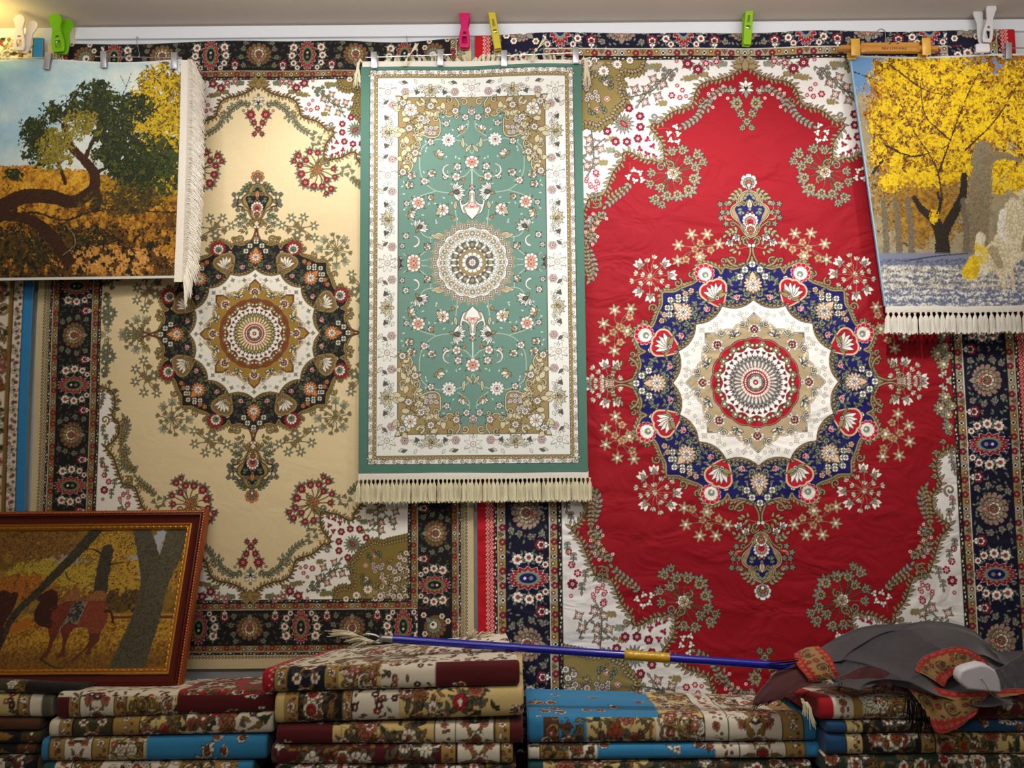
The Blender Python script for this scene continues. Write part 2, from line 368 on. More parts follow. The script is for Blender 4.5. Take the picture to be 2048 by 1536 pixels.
    # flowers at the side
    for x,y,r in((655,105,9),(665,160,11),(650,365,11),(690,120,9),(685,395,9),(690,450,8)):
        x,y=A(Z5,x,y)
        for k in range(4):c.leaf(x,y,17,3.8,2.2+k*.7,p['gry'],p['out'],p['sage'])
        c.flw(x,y,r*.9,7,p['spray'],p['wh'])
    for x,y in((655,215),(672,270),(690,240)):
        x,y=A(Z5,x,y);c.bfly(x,y,8,2,p['spray2']);
    for x,y in((660,520),(625,570),(610,630),(620,680),(690,480)):
        x,y=A(Z5,x,y);c.flw(x,y,5,5,p['spray'],p['sage']);c.leaf(x,y,9,2,3,p['sage'])
    # top palmette and its flowers (on the axis)
    x,y=0,A(Z1,1205,470)[1]
    c.star(0,y,17,10,p['gry'],p['out'],b=.4,inner=p['wh'],rot=1.57);c.leaf(0,y+2,16,4,1.57,p['wh'],p['out']);c.disc(0,y+20,3,p['gry'],p['out'])
    c.leaf(0,y-6,16,4,-1.57,p['gry'],p['out']);c.leaf(2,y-2,14,3,-.3,p['wh'],p['out']);c.leaf(2,y+6,14,3,.5,p['wh'],p['out'])
    for x,yy,r in((1280,580,42),(1253,655,27),(1213,712,25),(1250,757,20)):
        X_,Y_=A(Z1,x,yy)
        if r==25:X_=0
        for k in range(5):c.leaf(X_,Y_,r*.42,r*.09,-1.4+k*.8,p['gry'],p['out'])
        c.flw(X_,Y_,r*.262,8 if r>40 else 5,p['clus'],p['clc'],ctr=p['clus'])
    # twiglets of small white butterflies
    for T in([(560,770),(640,770),(690,820),(690,850)],[(360,1020),(370,1090),(410,1110),(470,1120)]):
        c.line(smooth([A(Z1,*q) for q in T],4),.9,p['rust'])
    for x,y,a in((697,750,1),(640,800,2.4),(718,805,.2),(655,855,3.6),(712,868,5),(390,1065,1.6),(440,1085,.6),(345,1115,2.8),(458,1140,0),(398,1150,4.4)):
        x,y=A(Z1,x,y);c.bfly(x,y,8.5,-a,p['wh'] if p is RED else p['gry'])
    # big clusters
    CL=[(670,940,28),(745,930,28),(850,960,30),(890,1010,24),(835,1050,28),(780,1005,28),(825,1130,35),(790,1210,38),(710,1245,32),(635,1250,30),(590,1190,28),(550,1275,30),(597,1315,22),(527,1090,25),(515,1165,25)]
    hx0,hy0=A(Z1,680,1090)
    for x,y,r in CL:
        x,y=A(Z1,x,y);c.line([(hx0,hy0),((x+hx0)/2+4,(y+hy0)/2),(x,y)],.8,p['gold'],p['out'])
    for x,y,r in CL:
        x,y=A(Z1,x,y);a0=math.atan2(y-hy0,x-hx0)
        for k in(-1.1,-.4,.4,1.1):c.leaf(x,y,r*.52,r*.11,a0+k,p['gry'],p['out'],p['sage'])
    for x,y,r in CL:
        x,y=A(Z1,x,y);c.flw(x,y,r*.27,6 if r<34 else 8,p['clus'],p['clc'],ctr=p['clus'],rot=r)
    for k in range(8):c.leaf(hx0,hy0,19,4,k*.785,p['gold'],p['out'])
    c.palm(hx0,hy0,14,-.8,p['wh'] if p is RED else p['pk'],p['star'],p['gold'],n=7)
    for q,dr in((1.2,1),(4.2,-1)):c.spiral(hx0+17*math.cos(q),hy0+17*math.sin(q),9,q,1.1,dr,2.6,p['gold'],p['out'])
    medallion(c,p)
    return c
def wedge(c,fn):
    """repeat a motif of the 45-90 degree wedge across the quadrant: fn(T) with T mapping"""
    fn(lambda x,y:(x,y),lambda a:a);fn(lambda x,y:(y,x),lambda a:math.pi/2-a)
def medallion(c,p):
    o=p['out'];g=random.Random(8)
    # sprays of blossom round the medallion
    G1=[(810,550,1),(925,550,1),(715,630,1),(1010,620,1),(875,615,0),(835,660,0),(870,715,2),(710,745,1),(770,735,0),(950,665,0)]
    G2=[(430,770,1),(620,765,1),(665,850,1),(425,970,1),(510,1010,1),(540,720,0),(490,745,0),(410,835,0),(460,845,0),(380,890,0),(445,905,0),(510,855,0),(545,790,0),(580,830,0),(505,905,0),(590,890,0),(630,930,0),(555,945,0)]
    o=p['fo'];c.ow=.75
    def star_spray(G,T,TA,root):
        q_=[T(x,y) for x,y,k in G];root=(sum(a for a,b in q_)/len(q_),sum(b for a,b in q_)/len(q_))
        for x,y,k in G:
            x,y=T(x,y);c.line([root,((x+root[0])/2+3,(y+root[1])/2),(x,y)],.8,p['spray'],o)
        for x,y,k in G:
            x,y=T(x,y);a=math.atan2(y-root[1],x-root[0])
            if k==1:
                c.star(x,y,13.5,6,p['spray'],p['wh'],out=o,rot=a,b=.28,vein=p['sage'])
            elif k==2:
                for q in range(6):c.leaf(x,y,16,3,q,p['spray'],o)
                c.flw(x,y,10.5,7,p['spray'],p['wh'],out=o)
            else:
                for q in(-1,1):c.leaf(x,y,11,2.5,a+q*1.3,p['spray'],o)
                c.flw(x,y,7.5,5,p['spray'],p['rust'],rot=a,out=o)
    m1=lambda x,y:A(Z2,x,y);m2=lambda x,y:A(Z2,x,y)[::-1]
    for m in(m1,m2):star_spray(G1,m,None,m(880,760))
    def tul(G,T,root):
        q_=[T(x,y) for x,y,k in G];root=(sum(a for a,b in q_)/len(q_),sum(b for a,b in q_)/len(q_)) if root[1] else (root[0]+22,0)
        for x,y,k in G:
            x,y=T(x,y);c.line([root,((x+root[0])/2+3,(y+root[1])/2),(x,y)],.8,p['spray'],None if p is RED else o)
        for x,y,k in G:
            x,y=T(x,y);a=math.atan2(y-root[1],x-root[0])
            if k:c.bell(x-5*math.cos(a),y-5*math.sin(a),17,a,p['wh'] if p is RED else p['spray2'],o,p['gry'])
            else:c.bell(x-3*math.cos(a),y-3*math.sin(a),9.5,a,p['spray'] if p is BEI else p['spray2'],o,None)
    tul(G2,m1,m1(620,985))
    side=[(430,155,1),(485,150,1),(570,248,1),(540,165,0),(455,205,0),(500,210,0),(545,205,0),(420,215,0),(455,250,0),(500,248,0),(530,225,0),(515,185,0),(475,228,0)]
    mS=lambda x,y:(lambda q:(q[0],q[1]))(A(Z5,x,y))
    tul(side,mS,(mS(400,244)[0],0));
    # outline of the dark medallion
    o=p['out'];c.ow=1.
    pts=[(0,252),(3,241),(14,235),(33,228),(45,228),(56,231),(63,218),(69,228),(85,236),(99,238),(110,229),(114,212),(111,205),(121,198),(132,194),(144,189),(156,183),(172,182),(181,181)]
    pts=pts+[(y,x) for x,y in pts[-2::-1]]
    S=smooth(pts,3)
    def leafedge():
        R_=resample(S,7)
        for i in range(1,len(R_)-1):
            d=R_[i+1]-R_[i-1];a=math.atan2(d[1],d[0])
            if (R_[i][1]>243 or R_[i][0]>243):continue
            c.leaf(R_[i][0],R_[i][1],12,3.2,a+.55,p['gold'],o,None,0,.2)
    leafedge()
    def scr(T,TA):
        for (x,y,r,a,t,dr) in((40,243,9,1.,1.2,1),(58,244,6,3.5,1.,-1),(150,200,9,2,1.2,1),(122,216,6,1,1,-1)):
            x,y=T(x,y);c.spiral(x,y,r,TA(a),t,dr,3,p['gold'],o)
        c.line(smooth([T(30,233),T(42,238),T(50,248)],4),4,p['gold'],o)
        # stalk from the point of the medallion
        c.line(smooth([T(12,238),T(4,256),T(3,272),T(9,285)],5),3,p['gold'] if p is RED else p['r3'],o)
        c.spiral(*T(13,290),7,TA(-1.5),1.1,1,2.6,p['gold'],o)
        for x,y,a in((26,272,.6),(34,268,-.3),(22,276,1.4)):c.leaf(*T(x,y),13,2.8,TA(a),p['gold'],o)
    wedge(c,scr)
    c.poly([(0,0)]+S,p['med']);c.line(S,3.2,p['gold'],o)
    # small leaves all over the dark ring
    for k in range(230):
        r=g.uniform(155,250);t=g.uniform(math.pi/4,math.pi/2);x,y=r*math.cos(t),r*math.sin(t);a=g.uniform(0,6.3);L=g.uniform(8,13);cl=p['fill1'] if g.random()<.7 else p['fill2'];b=g.uniform(-.3,.3)
        wob=226+10*math.cos(8*t)
        if r>wob:continue
        for T,TA in((lambda x,y:(x,y),lambda a:a),(lambda x,y:(y,x),lambda a:math.pi/2-a)):
            c.leaf(*T(x,y),L,2.3,TA(a),cl,p['med2'],None,0,b)
    def dark(T,TA):
        # star blossoms on the axis and on the diagonal
        for x,y,aa in((0,196,math.pi/2),(141,141,math.pi/4)):
            X,Y=T(x,y);A_=TA(aa)
            c.star(X,Y,19,14,p['star'],p['wh'],rot=A_,b=.6,p=.6);c.leaf(X,Y,27,7,A_,p['star'],o)
            c.star(X,Y,12,8,p['wh'],p['rust'],rot=A_,b=.5);c.flw(X,Y,4,4,p['wh'],p['rust'])
            X,Y=T(x*.9,y*.9)
            for q in(-1,1):c.spiral(X+q*14*math.sin(A_),Y-q*14*math.cos(A_),6,A_+1,1.2,q,3,p['sage'],p['med2'])
        for x,y in((0,237),(15,226),(25,212),(12,228)):
            if (x,y)!=(12,228):c.flw(*T(x,y),6.6,4,p['wh'],p['sage'],rot=.78)
        for x,y in((166,166),(166,150),(168,136),(150,172)):c.flw(*T(min(x,y),max(x,y)),5.8,4,p['wh'],p['sage'],rot=.78)
        for x,y in((66,207),(124,184),(136,178)):c.flw(*T(x,y),5.5,5,p['wh'] if x<70 else p['star'],p['pk'])
        # red palmette in each lobe
        ang=math.radians(66);X,Y=T(94*1.0,214*1.0);c.palm(X,Y,25,TA(ang),p['acc'],p['wh'],p['sage'],out=p['wh'] if p is RED else p['out'],n=13)
        # heart
        hx_,hy_=T(76,177)
        def heart(x_,y_):
            # x along outward
            x_=x_/1.3;y_=y_/1.3
            d=np.minimum(np.minimum(np.hypot(x_-8,y_-9)-12,np.hypot(x_-8,y_+9)-12),np.hypot(x_-14,y_)-8)
            t=np.clip((x_+24)/34,0,1);tri=np.abs(y_)-21*np.sin(t*1.45)**.9
            d=np.minimum(d,np.where((x_>-24)&(x_<9),tri,99))
            return [(d<2.4,o),(d<1.6,p['gold'] if p is BEI else p['star']),(d<-1.2,p['heart'])]
        c.put(hx_,hy_,44,heart,TA(ang))
        A_=TA(ang)
        for q in(-1.5,-1.1,-.75,-.35,0,.35,.75,1.1,1.5):
            c.leaf(hx_-8*math.cos(A_),hy_-8*math.sin(A_),(30 if abs(q)<1 else 21),4.4,A_+q,p['gold'] if abs(q)>1 else p['wh'],o)
        c.flw(hx_-9*math.cos(A_),hy_-9*math.sin(A_),4,5,p['wh'],p['rust'])
        for x,y in((33,166),(93,142),(20,170)):
            if x!=20:
                X,Y=T(x,y);c.bell(X,Y,9,TA(1.5),p['acc'],p['wh'],None)
        # pale scroll rim inside the dark ring
    wedge(c,dark)
    def polar(fn,cols):
        v,X,Y=c.win(0,0,260,260);r=np.hypot(X,Y);t=np.arctan2(Y,X)
        e=fn(t)
        for off,cl in cols:v[r<e+off]=hx(cl)
    def cusp(t,n,r0,amp,pw_=2.5,ph=0.):
        q=t*n/(2*math.pi)+ph;f=np.abs(2*(q-np.floor(q+.5)));return r0+amp*(1-f)**pw_
    polar(lambda t:cusp(t,16,151,13,2.2),[(5.5,o),(4.5,p['gold']),(1.2,o),(0,p['ring'])])
    for k in range(65):
        t=k*math.pi/128;r_=cusp(np.array(t),16,151,13,2.2)+4;c.leaf(float(r_)*math.cos(t),float(r_)*math.sin(t),8,2,t+(.9 if k%2 else -.9),p['gold'],p['med2'])
    polar(lambda t:cusp(t,16,151,13,2.2),[(1.2,o),(0,p['ring'])])
    for k in range(0,17):
        t=k*math.pi/32
        rr=139 if k%4 else 148;x,y=rr*math.cos(t),rr*math.sin(t)
        if k%2:c.disc(x,y,2.2,p['ring'],p['gry'])
        else:
            for q in range(4):c.leaf(x,y,5.5,1.6,t+q*1.57,p['ring'] if p is RED else p['gry'],p['gry'])
    # scalloped beige ring
    polar(lambda t:np.maximum(cusp(t,8,100,37,1.7),112+9*np.abs(np.sin(t*8))**.6),[(1.6,o),(.8,p['wh']),(-.4,p['r2'])])
    for k in range(5):
        t=k*math.pi/8
        if k%2==0:
            c.put(0,0,0,lambda X,Y:[])
            for q in(-1,1):
                for b in range(6):c.leaf((108+b*4)*math.cos(t+q*(.30-b*.035)),(108+b*4)*math.sin(t+q*(.30-b*.035)),8,1.8,t+q*(1.9-b*.1),p['wh'],p['r2'])
                a=t+q*.19;c.spiral(119*math.cos(a),119*math.sin(a),6.5,a+q*2,1.3,q,1.8,p['wh'],o)
                a=t+q*.1
                c.line([(138*math.cos(t),138*math.sin(t)),(126*math.cos(a),126*math.sin(a)),(113*math.cos(a*1.0+q*.03),113*math.sin(a+q*.03))],1.4,p['rust'] if p is BEI else p['wh'],o)
            x,y=104*math.cos(t),104*math.sin(t)
            for b in range(7):c.disc(x+10*math.cos(t-1.6+b*.53),y+10*math.sin(t-1.6+b*.53),2.6,p['wh'],p['gry'])
            c.palm(x,y,9,t,p['acc'],p['wh'],p['acc'],n=5)
            c.flw(x-11*math.cos(t),y-11*math.sin(t),5,6,p['wh'],p['sage'],out=p['gry'])
        else:
            x,y=106*math.cos(t),106*math.sin(t)
            for b in range(7):c.leaf(x-6*math.cos(t),y-6*math.sin(t),12,2,t-1.5+b*.5,p['petal2'] if b%2 else p['wh'],o)
    polar(lambda t:86+3*np.abs(np.cos(8*t)),[(1.4,o),(0,p['rust'] if p is BEI else p['pk']),(-1.2,p['r3'])])
    for k in range(17):
        t=k*math.pi/32;x,y=76*math.cos(t),76*math.sin(t)
        if k%4==2:c.flw(x,y,7.5,7,p['gold'],p['wh'])
        elif k%4 in(0,):
            c.disc(74*math.cos(t-.06),74*math.sin(t-.06),3.6,p['gold'],o,p['wh']);c.disc(74*math.cos(t+.06),74*math.sin(t+.06),3.6,p['gold'],o,p['wh'])
    polar(lambda t:cusp(t,16,65,7,1.6,.5),[(1.,o),(0,p['r4'])])
    for k in range(17):
        t=k*math.pi/32;x,y=60*math.cos(t),60*math.sin(t)
        if k%2:c.bfly(x,y,3.8,t,p['acc'],None)
    for k in range(17):
        t=(k)*math.pi/32;c.leaf(38*math.cos(t),38*math.sin(t),16 if k%2 else 14,2.6,t,p['petal2'] if k%2 else p['pk'],o)
    for k in range(17):
        t=(k+.5)*math.pi/16
        if t<1.6:c.leaf(28*math.cos(t),28*math.sin(t),20,5,t,p['petal'],p['wh'],p['wh'])
    for k in range(9):
        t=k*math.pi/16;c.leaf(26*math.cos(t),26*math.sin(t),22,4.6,t,p['petal'],o,p['wh'])
    c.disc(0,0,30,p['petal'],o)
    for k in range(5+4):
        t=k*math.pi/16;c.disc(27*math.cos(t),27*math.sin(t),3.4,p['wh'],p['rust'])
    c.disc(0,0,23.5,p['acc'],o)
    for k in range(9):
        t=(k+.5)*math.pi/16;c.disc(20.5*math.cos(t),20.5*math.sin(t),1.6,p['wh'])
    c.flw(0,0,17,8,p['sage'],p['wh'],a=.16,sep=False,ctr=p['acc'],rot=.39);c.flw(0,0,12.5,8,p['wh'],p['acc'],a=.16,sep=False,rot=.39,out=o,ctr=p['wh'])
    pendant(c,p)
def pendant(c,p):
    o=p['out'];K=260/1997.
    def P(x,y):   # zoom on the upper pendant, axis at x=900..925
        u,v=LR(1380+x*K,330+y*K);return abs(u),v
    Y=lambda y:P(905,y)[1]
    # twigs with buds
    B=[(1260,600),(1360,605),(1245,740),(1335,730),(1365,820),(1290,910)]
    for x,y in B:
        x,y=P(x,y);c.line(smooth([P(1190,850),P(1290,830),(x,y)],3),.8,p['spray'],None if p is RED else o)
    for x,y in B:
        x,y=P(x,y);c.disc(x,y,4.8,p['gry'],o);c.star(x,y,6,5,p['gry'],p['spray'],b=.5)
    for T in([(1010,400),(1080,430),(1150,480),(1190,560)],[(1080,540),(1190,570)],[(1130,1020),(1200,1010),(1300,1080)]):
        c.sprig([P(*q) for q in T],7.5,10,2.6,p['spray'] if p is RED else p['sage'],o,vein=p['sage'],w=.8)
    # body
    body=[(900,375),(930,400),(1000,430),(1060,490),(1075,560),(1110,600),(1170,640),(1205,700),(1195,780),(1150,840),(1090,890),(1050,960),(1040,1040),(990,1095),(925,1125)]
    S=smooth([P(*q) for q in body],4);S[0]=np.array((0,S[0][1]));S[-1]=np.array((0,S[-1][1]))
    c.poly(S,p['gold']);c.line(S,1.6,p['star'] if p is RED else p['heart'],o)
    inn=[(900,420),(930,440),(990,500),(1000,560),(1060,640),(1110,640),(1140,700),(1100,790),(1070,880),(1000,960),(920,960)]
    S2=smooth([P(*q) for q in inn],3);S2[0]=np.array((0,S2[0][1]));S2[-1]=np.array((0,S2[-1][1]))
    c.poly(S2,p['med'])
    for x,y,a in((990,540,2.2),(1060,620,2.6),(960,610,2.),(1100,700,2.9),(1000,760,.6),(1050,780,1.2),(960,480,2.5),(1090,760,2.4)):
        x,y=P(x,y);c.leaf(x,y,10,2.8,a,p['sage'],p['med2'])
    c.spiral(*P(1000,610),5,1,1.1,1,2.4,p['gold'],o)
    c.leaf(0,Y(680),20,5,1.57,p['star'],o,p['sage']);c.disc(0,Y(690),3,p['sage'],o);c.disc(*P(945,740),2.5,p['rust'],o)
    c.palm(0,Y(900),20,1.57,p['wh'],p['pk'],p['acc'],n=15)
    c.palm(0,Y(1020),14,1.57,p['wh'],p['rust'],p['gold'],n=9,out=o)
    # crown palmette
    c.palm(0,Y(300),21,1.57,p['wh'] if p is RED else p['star'],p['gry'],p['rust'],n=9);c.disc(0,Y(320),3.4,p['wh'],o)
    c.spiral(*P(1180,910),6,1.6,1.2,-1,2.4,p['gold'],o)
    c.line(smooth([P(1040,1040),P(1080,960),P(1150,900),P(1190,880)],3),2.4,p['gold'],o)
    for x,y in((1140,1130),(1250,1210)):
        x,y=P(x,y-40);c.bell(x,y,13,-1.3,p['wh'] if p is RED else p['spray2'],o,p['gry'])
    c.line(smooth([P(925,1250),P(1030,1230),P(1050,1170),P(1000,1120),P(960,1150)],3),2.6,p['gold'],o)
    c.disc(*P(960,1250),3.4,p['wh'],o);c.line(smooth([P(960,1260),P(1050,1280),P(1130,1300)],3),1,p['gold'])
    for q in((1120,1300,.8),(1160,1330,-.5),(1110,1330,-1.3)):
        x,y=P(q[0],q[1]);c.leaf(x,y,10,2.4,q[2],p['spray'],o)
# ---- the green runner
GP=dict(fld='5f8075',edge='466c5f',wh='d3d4ce',gold='8e7a50',bei='bdb594',pk='c79a86',red='9c3a34',gry='565850',out='1e1a18',lin='c8d0c0',blu='5a6c8c',tan='94866c')
def green_rug(step):
    p=GP;c=Cv(0,0,223,415,step,p['edge'],ow=.85,out=p['out']);o=p['out']
    LG=loc(945,526,-.05);Z=lambda x,y:(lambda q:(abs(q[0]),abs(q[1])))(LG(700+x*500/1634,80+y*500/1634));K=.306
    c.rect(0,0,205,396,o);c.rect(0,0,204,395,p['wh']);c.rect(0,0,196,387,p['gold']);c.rect(0,0,189,380,o);c.rect(0,0,188,379,p['wh']);c.rect(0,0,147.5,338.5,o);c.rect(0,0,146.5,337.5,p['fld'])
    for vert in(1,0):   # narrow guard stripe
        for i,s0 in enumerate(np.arange(0,400,11.)):
            T=(lambda s,t:(t,s)) if vert else (lambda s,t:(s,t+191))
            x,y=T(s0,200)
            if (s0>390 if vert else s0>200):continue
            k=i%4
            if k==0:c.flw(x,y,4,5,p['wh'],p['pk'])
            elif k==2:c.disc(x,y,2.2,p['pk'],o,p['wh'])
            else:c.leaf(x-1,y,7,1.6,(1.57 if vert else 0)+(.4 if k==1 else -.4),p['wh'],o)
            x,y=T(s0+5,192);c.leaf(x,y,6,1.4,(1.57 if vert else 0)+.5,p['bei'],o)
    def star8(x,y):
        for k in range(3):c.leaf(x,y,19,2,k*2.1+.5,p['wh'],p['gry'])
        c.star(x,y,18,8,p['wh'],p['gry'],out=p['gry'],b=.42,rot=.39);c.disc(x,y,5,p['wh'],o,p['pk'])
    def clus(x,y):
        for k in range(6):c.flw(x+5*math.cos(k*1.05),y+5*math.sin(k*1.05),3.2,5,p['wh'],p['pk'],out='5c4044')
        c.flw(x,y,3.5,5,p['wh'],p['red'],out='5c4044')
    def palm8(x,y,a):
        for q in(-1,1):
            n=a+math.pi/2*q
            c.line(smooth([(x,y),(x+9*math.cos(n)-4*math.cos(a),y+9*math.sin(n)-4*math.sin(a)),(x+18*math.cos(n)-1*math.cos(a),y+18*math.sin(n)-1*math.sin(a))],4),3.2,p['bei'],p['gry'])
            c.spiral(x+17*math.cos(n)-5*math.cos(a),y+17*math.sin(n)-5*math.sin(a),5.5,n,1.3,-q,1.8,p['wh'],p['gry'])
            c.sprig([(x+22*math.cos(n),y+22*math.sin(n)),(x+32*math.cos(n)+4*math.cos(a),y+32*math.sin(n)+4*math.sin(a))],5,7,1.7,p['wh'],p['gry'],w=.7)
        for k in range(9):c.leaf(x,y,19 if k%2==0 else 15,2.6,a-1.2+k*.3,p['wh'] if k%2 else p['bei'],o)
        c.leaf(x,y,9,3,a,p['gold'],o);c.leaf(x,y,9,2.4,a+math.pi,p['bei'],o);c.disc(x-7*math.cos(a),y-7*math.sin(a),3,p['bei'],o)
    for k in range(3):
        star8(168,178*k if k<2 else 350)
    star8(0,358)
    for v in(89,267):palm8(165,v,0)
    palm8(83,356,-1.57)
    for v in(33,145,211,323):
        clus(159,v);c.leaf(178,v-4,13,3,.9,p['wh'],o,p['pk']);c.spiral(176,v+8,4,1,1,1,1.2,p['gry'],None)
        c.leaf(176,v+2,11,2.4,2.4,p['gry'],o)
    for u in(34,133):
        clus(u,350);c.leaf(u,368,12,2.8,.2,p['wh'],o,p['pk']);c.leaf(u+6,372,11,2.4,3.5,p['gry'],o)
    for v in(60,118,238,296):c.bfly(172,v,6,2,p['gry'],o);c.leaf(155,v,9,2,1.,p['wh'],p['gry'])
    for u in(55,110):c.bfly(u,348,6,2,p['gry'],o);c.leaf(u,368,9,2,1.,p['wh'],p['gry'])
    # stems
    st=p['lin']
    for P in([(800,1200),(800,1000),(800,830)],[(800,850),(740,900),(650,900),(640,860)],[(800,750),(760,690),(690,660),(560,660),(470,720),(460,850),(490,930),(560,990),(690,1010)],[(690,1010),(740,1040)],[(560,995),(480,1020),(400,1060),(360,1120)],[(690,1110),(700,1200),(700,1250)],[(620,1300),(500,1290),(450,1230)],[(530,1290),(520,1360),(420,1445)],[(770,500),(770,580),(700,640)],[(430,1200),(370,1150)],[(420,1445),(350,1400)],[(470,1445),(510,1480)]):
        c.line(smooth([Z(*q) for q in P],6),.9,st)
    g=random.Random(4)
    for k in range(60):
        x,y=g.uniform(6,138),g.uniform(60,300);c.leaf(x,y,6,1.1,g.uniform(0,6.3),st,p['fld'])
    # corner pieces
    CP=[(690,378),(712,420),(705,450),(670,500),(640,508),(605,478),(575,490),(590,540),(585,625),(530,645),(440,615),(430,640),(460,680),(455,715),(420,735),(400,760),(372,780),(405,800),(410,840),(380,880),(322,895)]
    P=[Z(*q) for q in CP];P[0]=(P[0][0],337);P[-1]=(146,P[-1][1]);S=smooth(P,4)
    c.poly(S+[(146.5,337.5)],p['gold']);
    g=random.Random(9)
    for k in range(150):
        x=g.uniform(40,146);y=g.uniform(180,337)
        a=(146-x)/105+(337-y)/155
        if a>1.0-.12*math.sin(x*.09):continue
        if k%4:c.leaf(x,y,17,5.2,g.uniform(0,6.3),p['bei'],o)
        else:c.leaf(x,y,10,2.6,g.uniform(0,6.3),p['gold'],o)
    c.line(S,2.4,p['bei'],o)
    for x,y,r,a,t,d in((620,480,22,0,1.3,1),(700,510,16,2,1.2,-1),(560,520,20,3,1.2,1),(440,600,20,1,1.2,-1),(380,800,20,2,1.3,1),(440,690,20,4,1.2,1),(650,400,24,1,1.2,1),(355,700,24,1,1.2,-1)):
        c.spiral(*Z(x,y),r*K,a,t,d,2.2,p['bei'],o)
    for x,y in((530,440),(390,585),(470,520),(350,420),(690,470),(430,745),(350,870)):
        x,y=Z(x,y)
        for k in range(5):c.leaf(x,y,12,2.6,k*1.26,p['gold'],o)
        c.flw(x,y,6.5,7,p['wh'],p['pk'],ctr=p['out'])
    for x,y in((400,465),):
        x,y=Z(x,y);c.flw(x,y,13,9,p['wh'],p['bei'],ctr=p['red'],a=.15,mid=p['wh'])
    for k in range(16):c.flw(*Z(530+g.uniform(-45,45),575+g.uniform(-45,45)),4.2,6,p['wh'],p['pk'])
    # motif at the head of the field, on the axis
    c.poly([Z(720,378),Z(715,410),Z(740,440),Z(770,430),Z(785,450),Z(800,430)]+[(0,337.5)],p['gold'])
    c.spiral(*Z(745,412),26*K,1,1.3,1,2.6,p['bei'],o);c.palm(0,Z(800,465)[1],10,-1.57,p['wh'],p['pk'],p['wh'],n=7)
    # blossoms of the field (upper quarter, mirrored)
    def lily(x,y,r,a):
        x,y=Z(x,y)
        for q in(-.5,0,.5):c.leaf(x,y,r*K*1.3,r*K*.3,a+q,p['wh'] if q else p['bei'],o)
        for q in(-1,1):c.leaf(x,y,r*K,r*K*.22,a+q*1.4,p['gold'],o)
    def fan(x,y,r,a):
        x,y=Z(x,y)
        for k in range(11):c.leaf(x,y,r*K*(1.25 if k%2 else 1.05),r*K*.15,a-1.25+k*.25,p['wh'],o)
        for q in(-.3,.3,0):c.leaf(x,y,r*K*.6,r*K*.14,a+q,p['gry'],o)
        c.leaf(x,y,r*K*.5,r*K*.14,a+3.14,p['gold'],o)
    def rose(x,y,r,n=7,cen=None):
        x,y=Z(x,y)
        for k in range(4):c.leaf(x,y,r*K*1.4,r*K*.25,k*1.57+.7,p['gold'],o)
        c.flw(x,y,r*K,n,p['wh'],cen or p['pk'],ctr=p['red'],mid=p['wh'] if n<8 else p['pk'])
    def cres(x,y,r,q):
        x,y=Z(x,y)
        c.line([(x+q*r*K*math.cos(t),y+r*K*math.sin(t)) for t in np.linspace(-1.4,1.5,12)],3.4,p['wh'],p['gry'],taper=.7)
    x,y=Z(645,660);c.star(x,y,15,11,p['wh'],p['pk'],b=.55,p=.6);c.flw(x,y,6,6,p['wh'],p['red'])
    for x,y,r in((530,675,20),(630,555,18),(755,512,20),(490,930,22),(375,1075,16),(370,1285,18),(705,835,22),(695,900,26),(625,900,16),(535,880,22),(400,897,20),(390,955,22),(530,1035,18),(800,975,14),(510,1355,22),(345,1350,14),(690,1245,16)):rose(x,y,r,5)
    for x,y,r,a in((575,765,38,-2.3),(740,600,34,-.9),(545,880,20,2),(390,955,24,3.1),(390,1140,36,3.4),(500,1355,22,2.5),(410,895,22,2.8)):lily(x,y,r,-a if a<0 else a)
    rose(800,805,42,8);rose(450,1070,42,8);rose(610,1115,38,7);rose(420,1447,44,9)
    fan(680,1005,66,2.9);fan(450,1240,56,2.2);fan(340,1440,20,0)
    for x,y,a,L in((745,710,1.2,15),(760,740,1.9,13),(530,1280,3.3,17),(560,1275,3.0,13),(570,1150,1.9,14),(690,1110,1.4,12)):
        x,y=Z(x,y);c.leaf(x,y,L*1.4,3.4,a,p['bei'],o,p['tan'],0,.3)
    cres(650,860,40,1);cres(420,1320,34,-1)
    for x,y in((680,1175),(750,930),(545,1040)):
        x,y=Z(x,y);c.leaf(x,y,9,3,1,p['gold'],o);c.disc(x,y,2.6,p['gold'],None,p['red'])
    # vase on the axis
    q=[Z(*k) for k in((800,985),(780,1000),(770,1060),(735,1080),(728,1050),(715,1060),(735,1130),(770,1150),(800,1180))]
    q[0]=(0,q[0][1]);q[-1]=(0,q[-1][1]);S=smooth(q,4);c.poly(S,p['wh']);c.line(S,1.2,o)
    c.line(smooth([Z(790,1010),Z(775,1080),Z(745,1100),Z(760,1140)],4),1.6,p['bei'],o)
    y=Z(800,1095)[1]
    for k in range(5):c.leaf(0,y,10,2,-.2+k*.45,p['wh'],p['red'])
    c.disc(0,Z(800,965)[1],3,p['pk'],o)
    # medallion
    def polar(fn,cols):
        v,X,Y=c.win(0,0,95,95);r=np.hypot(X,Y);t=np.arctan2(Y,X);e=fn(t)
        for off,cl in cols:v[r<e+off]=hx(cl)
    polar(lambda t:78+3*np.abs(np.cos(8*t)),[(0,p['tan'])])
    for k in range(9):
        t=(k+.5)*math.pi/16+0;c.leaf(72*math.cos(t),72*math.sin(t),14,4,t,p['tan'],p['tan']);c.flw(75*math.cos(t),75*math.sin(t),4,4,p['wh'],p['blu'],rot=.78)
    polar(lambda t:64+7*np.abs(np.cos(8*t))**.6,[(1.4,p['gry']),(0,p['wh'])])
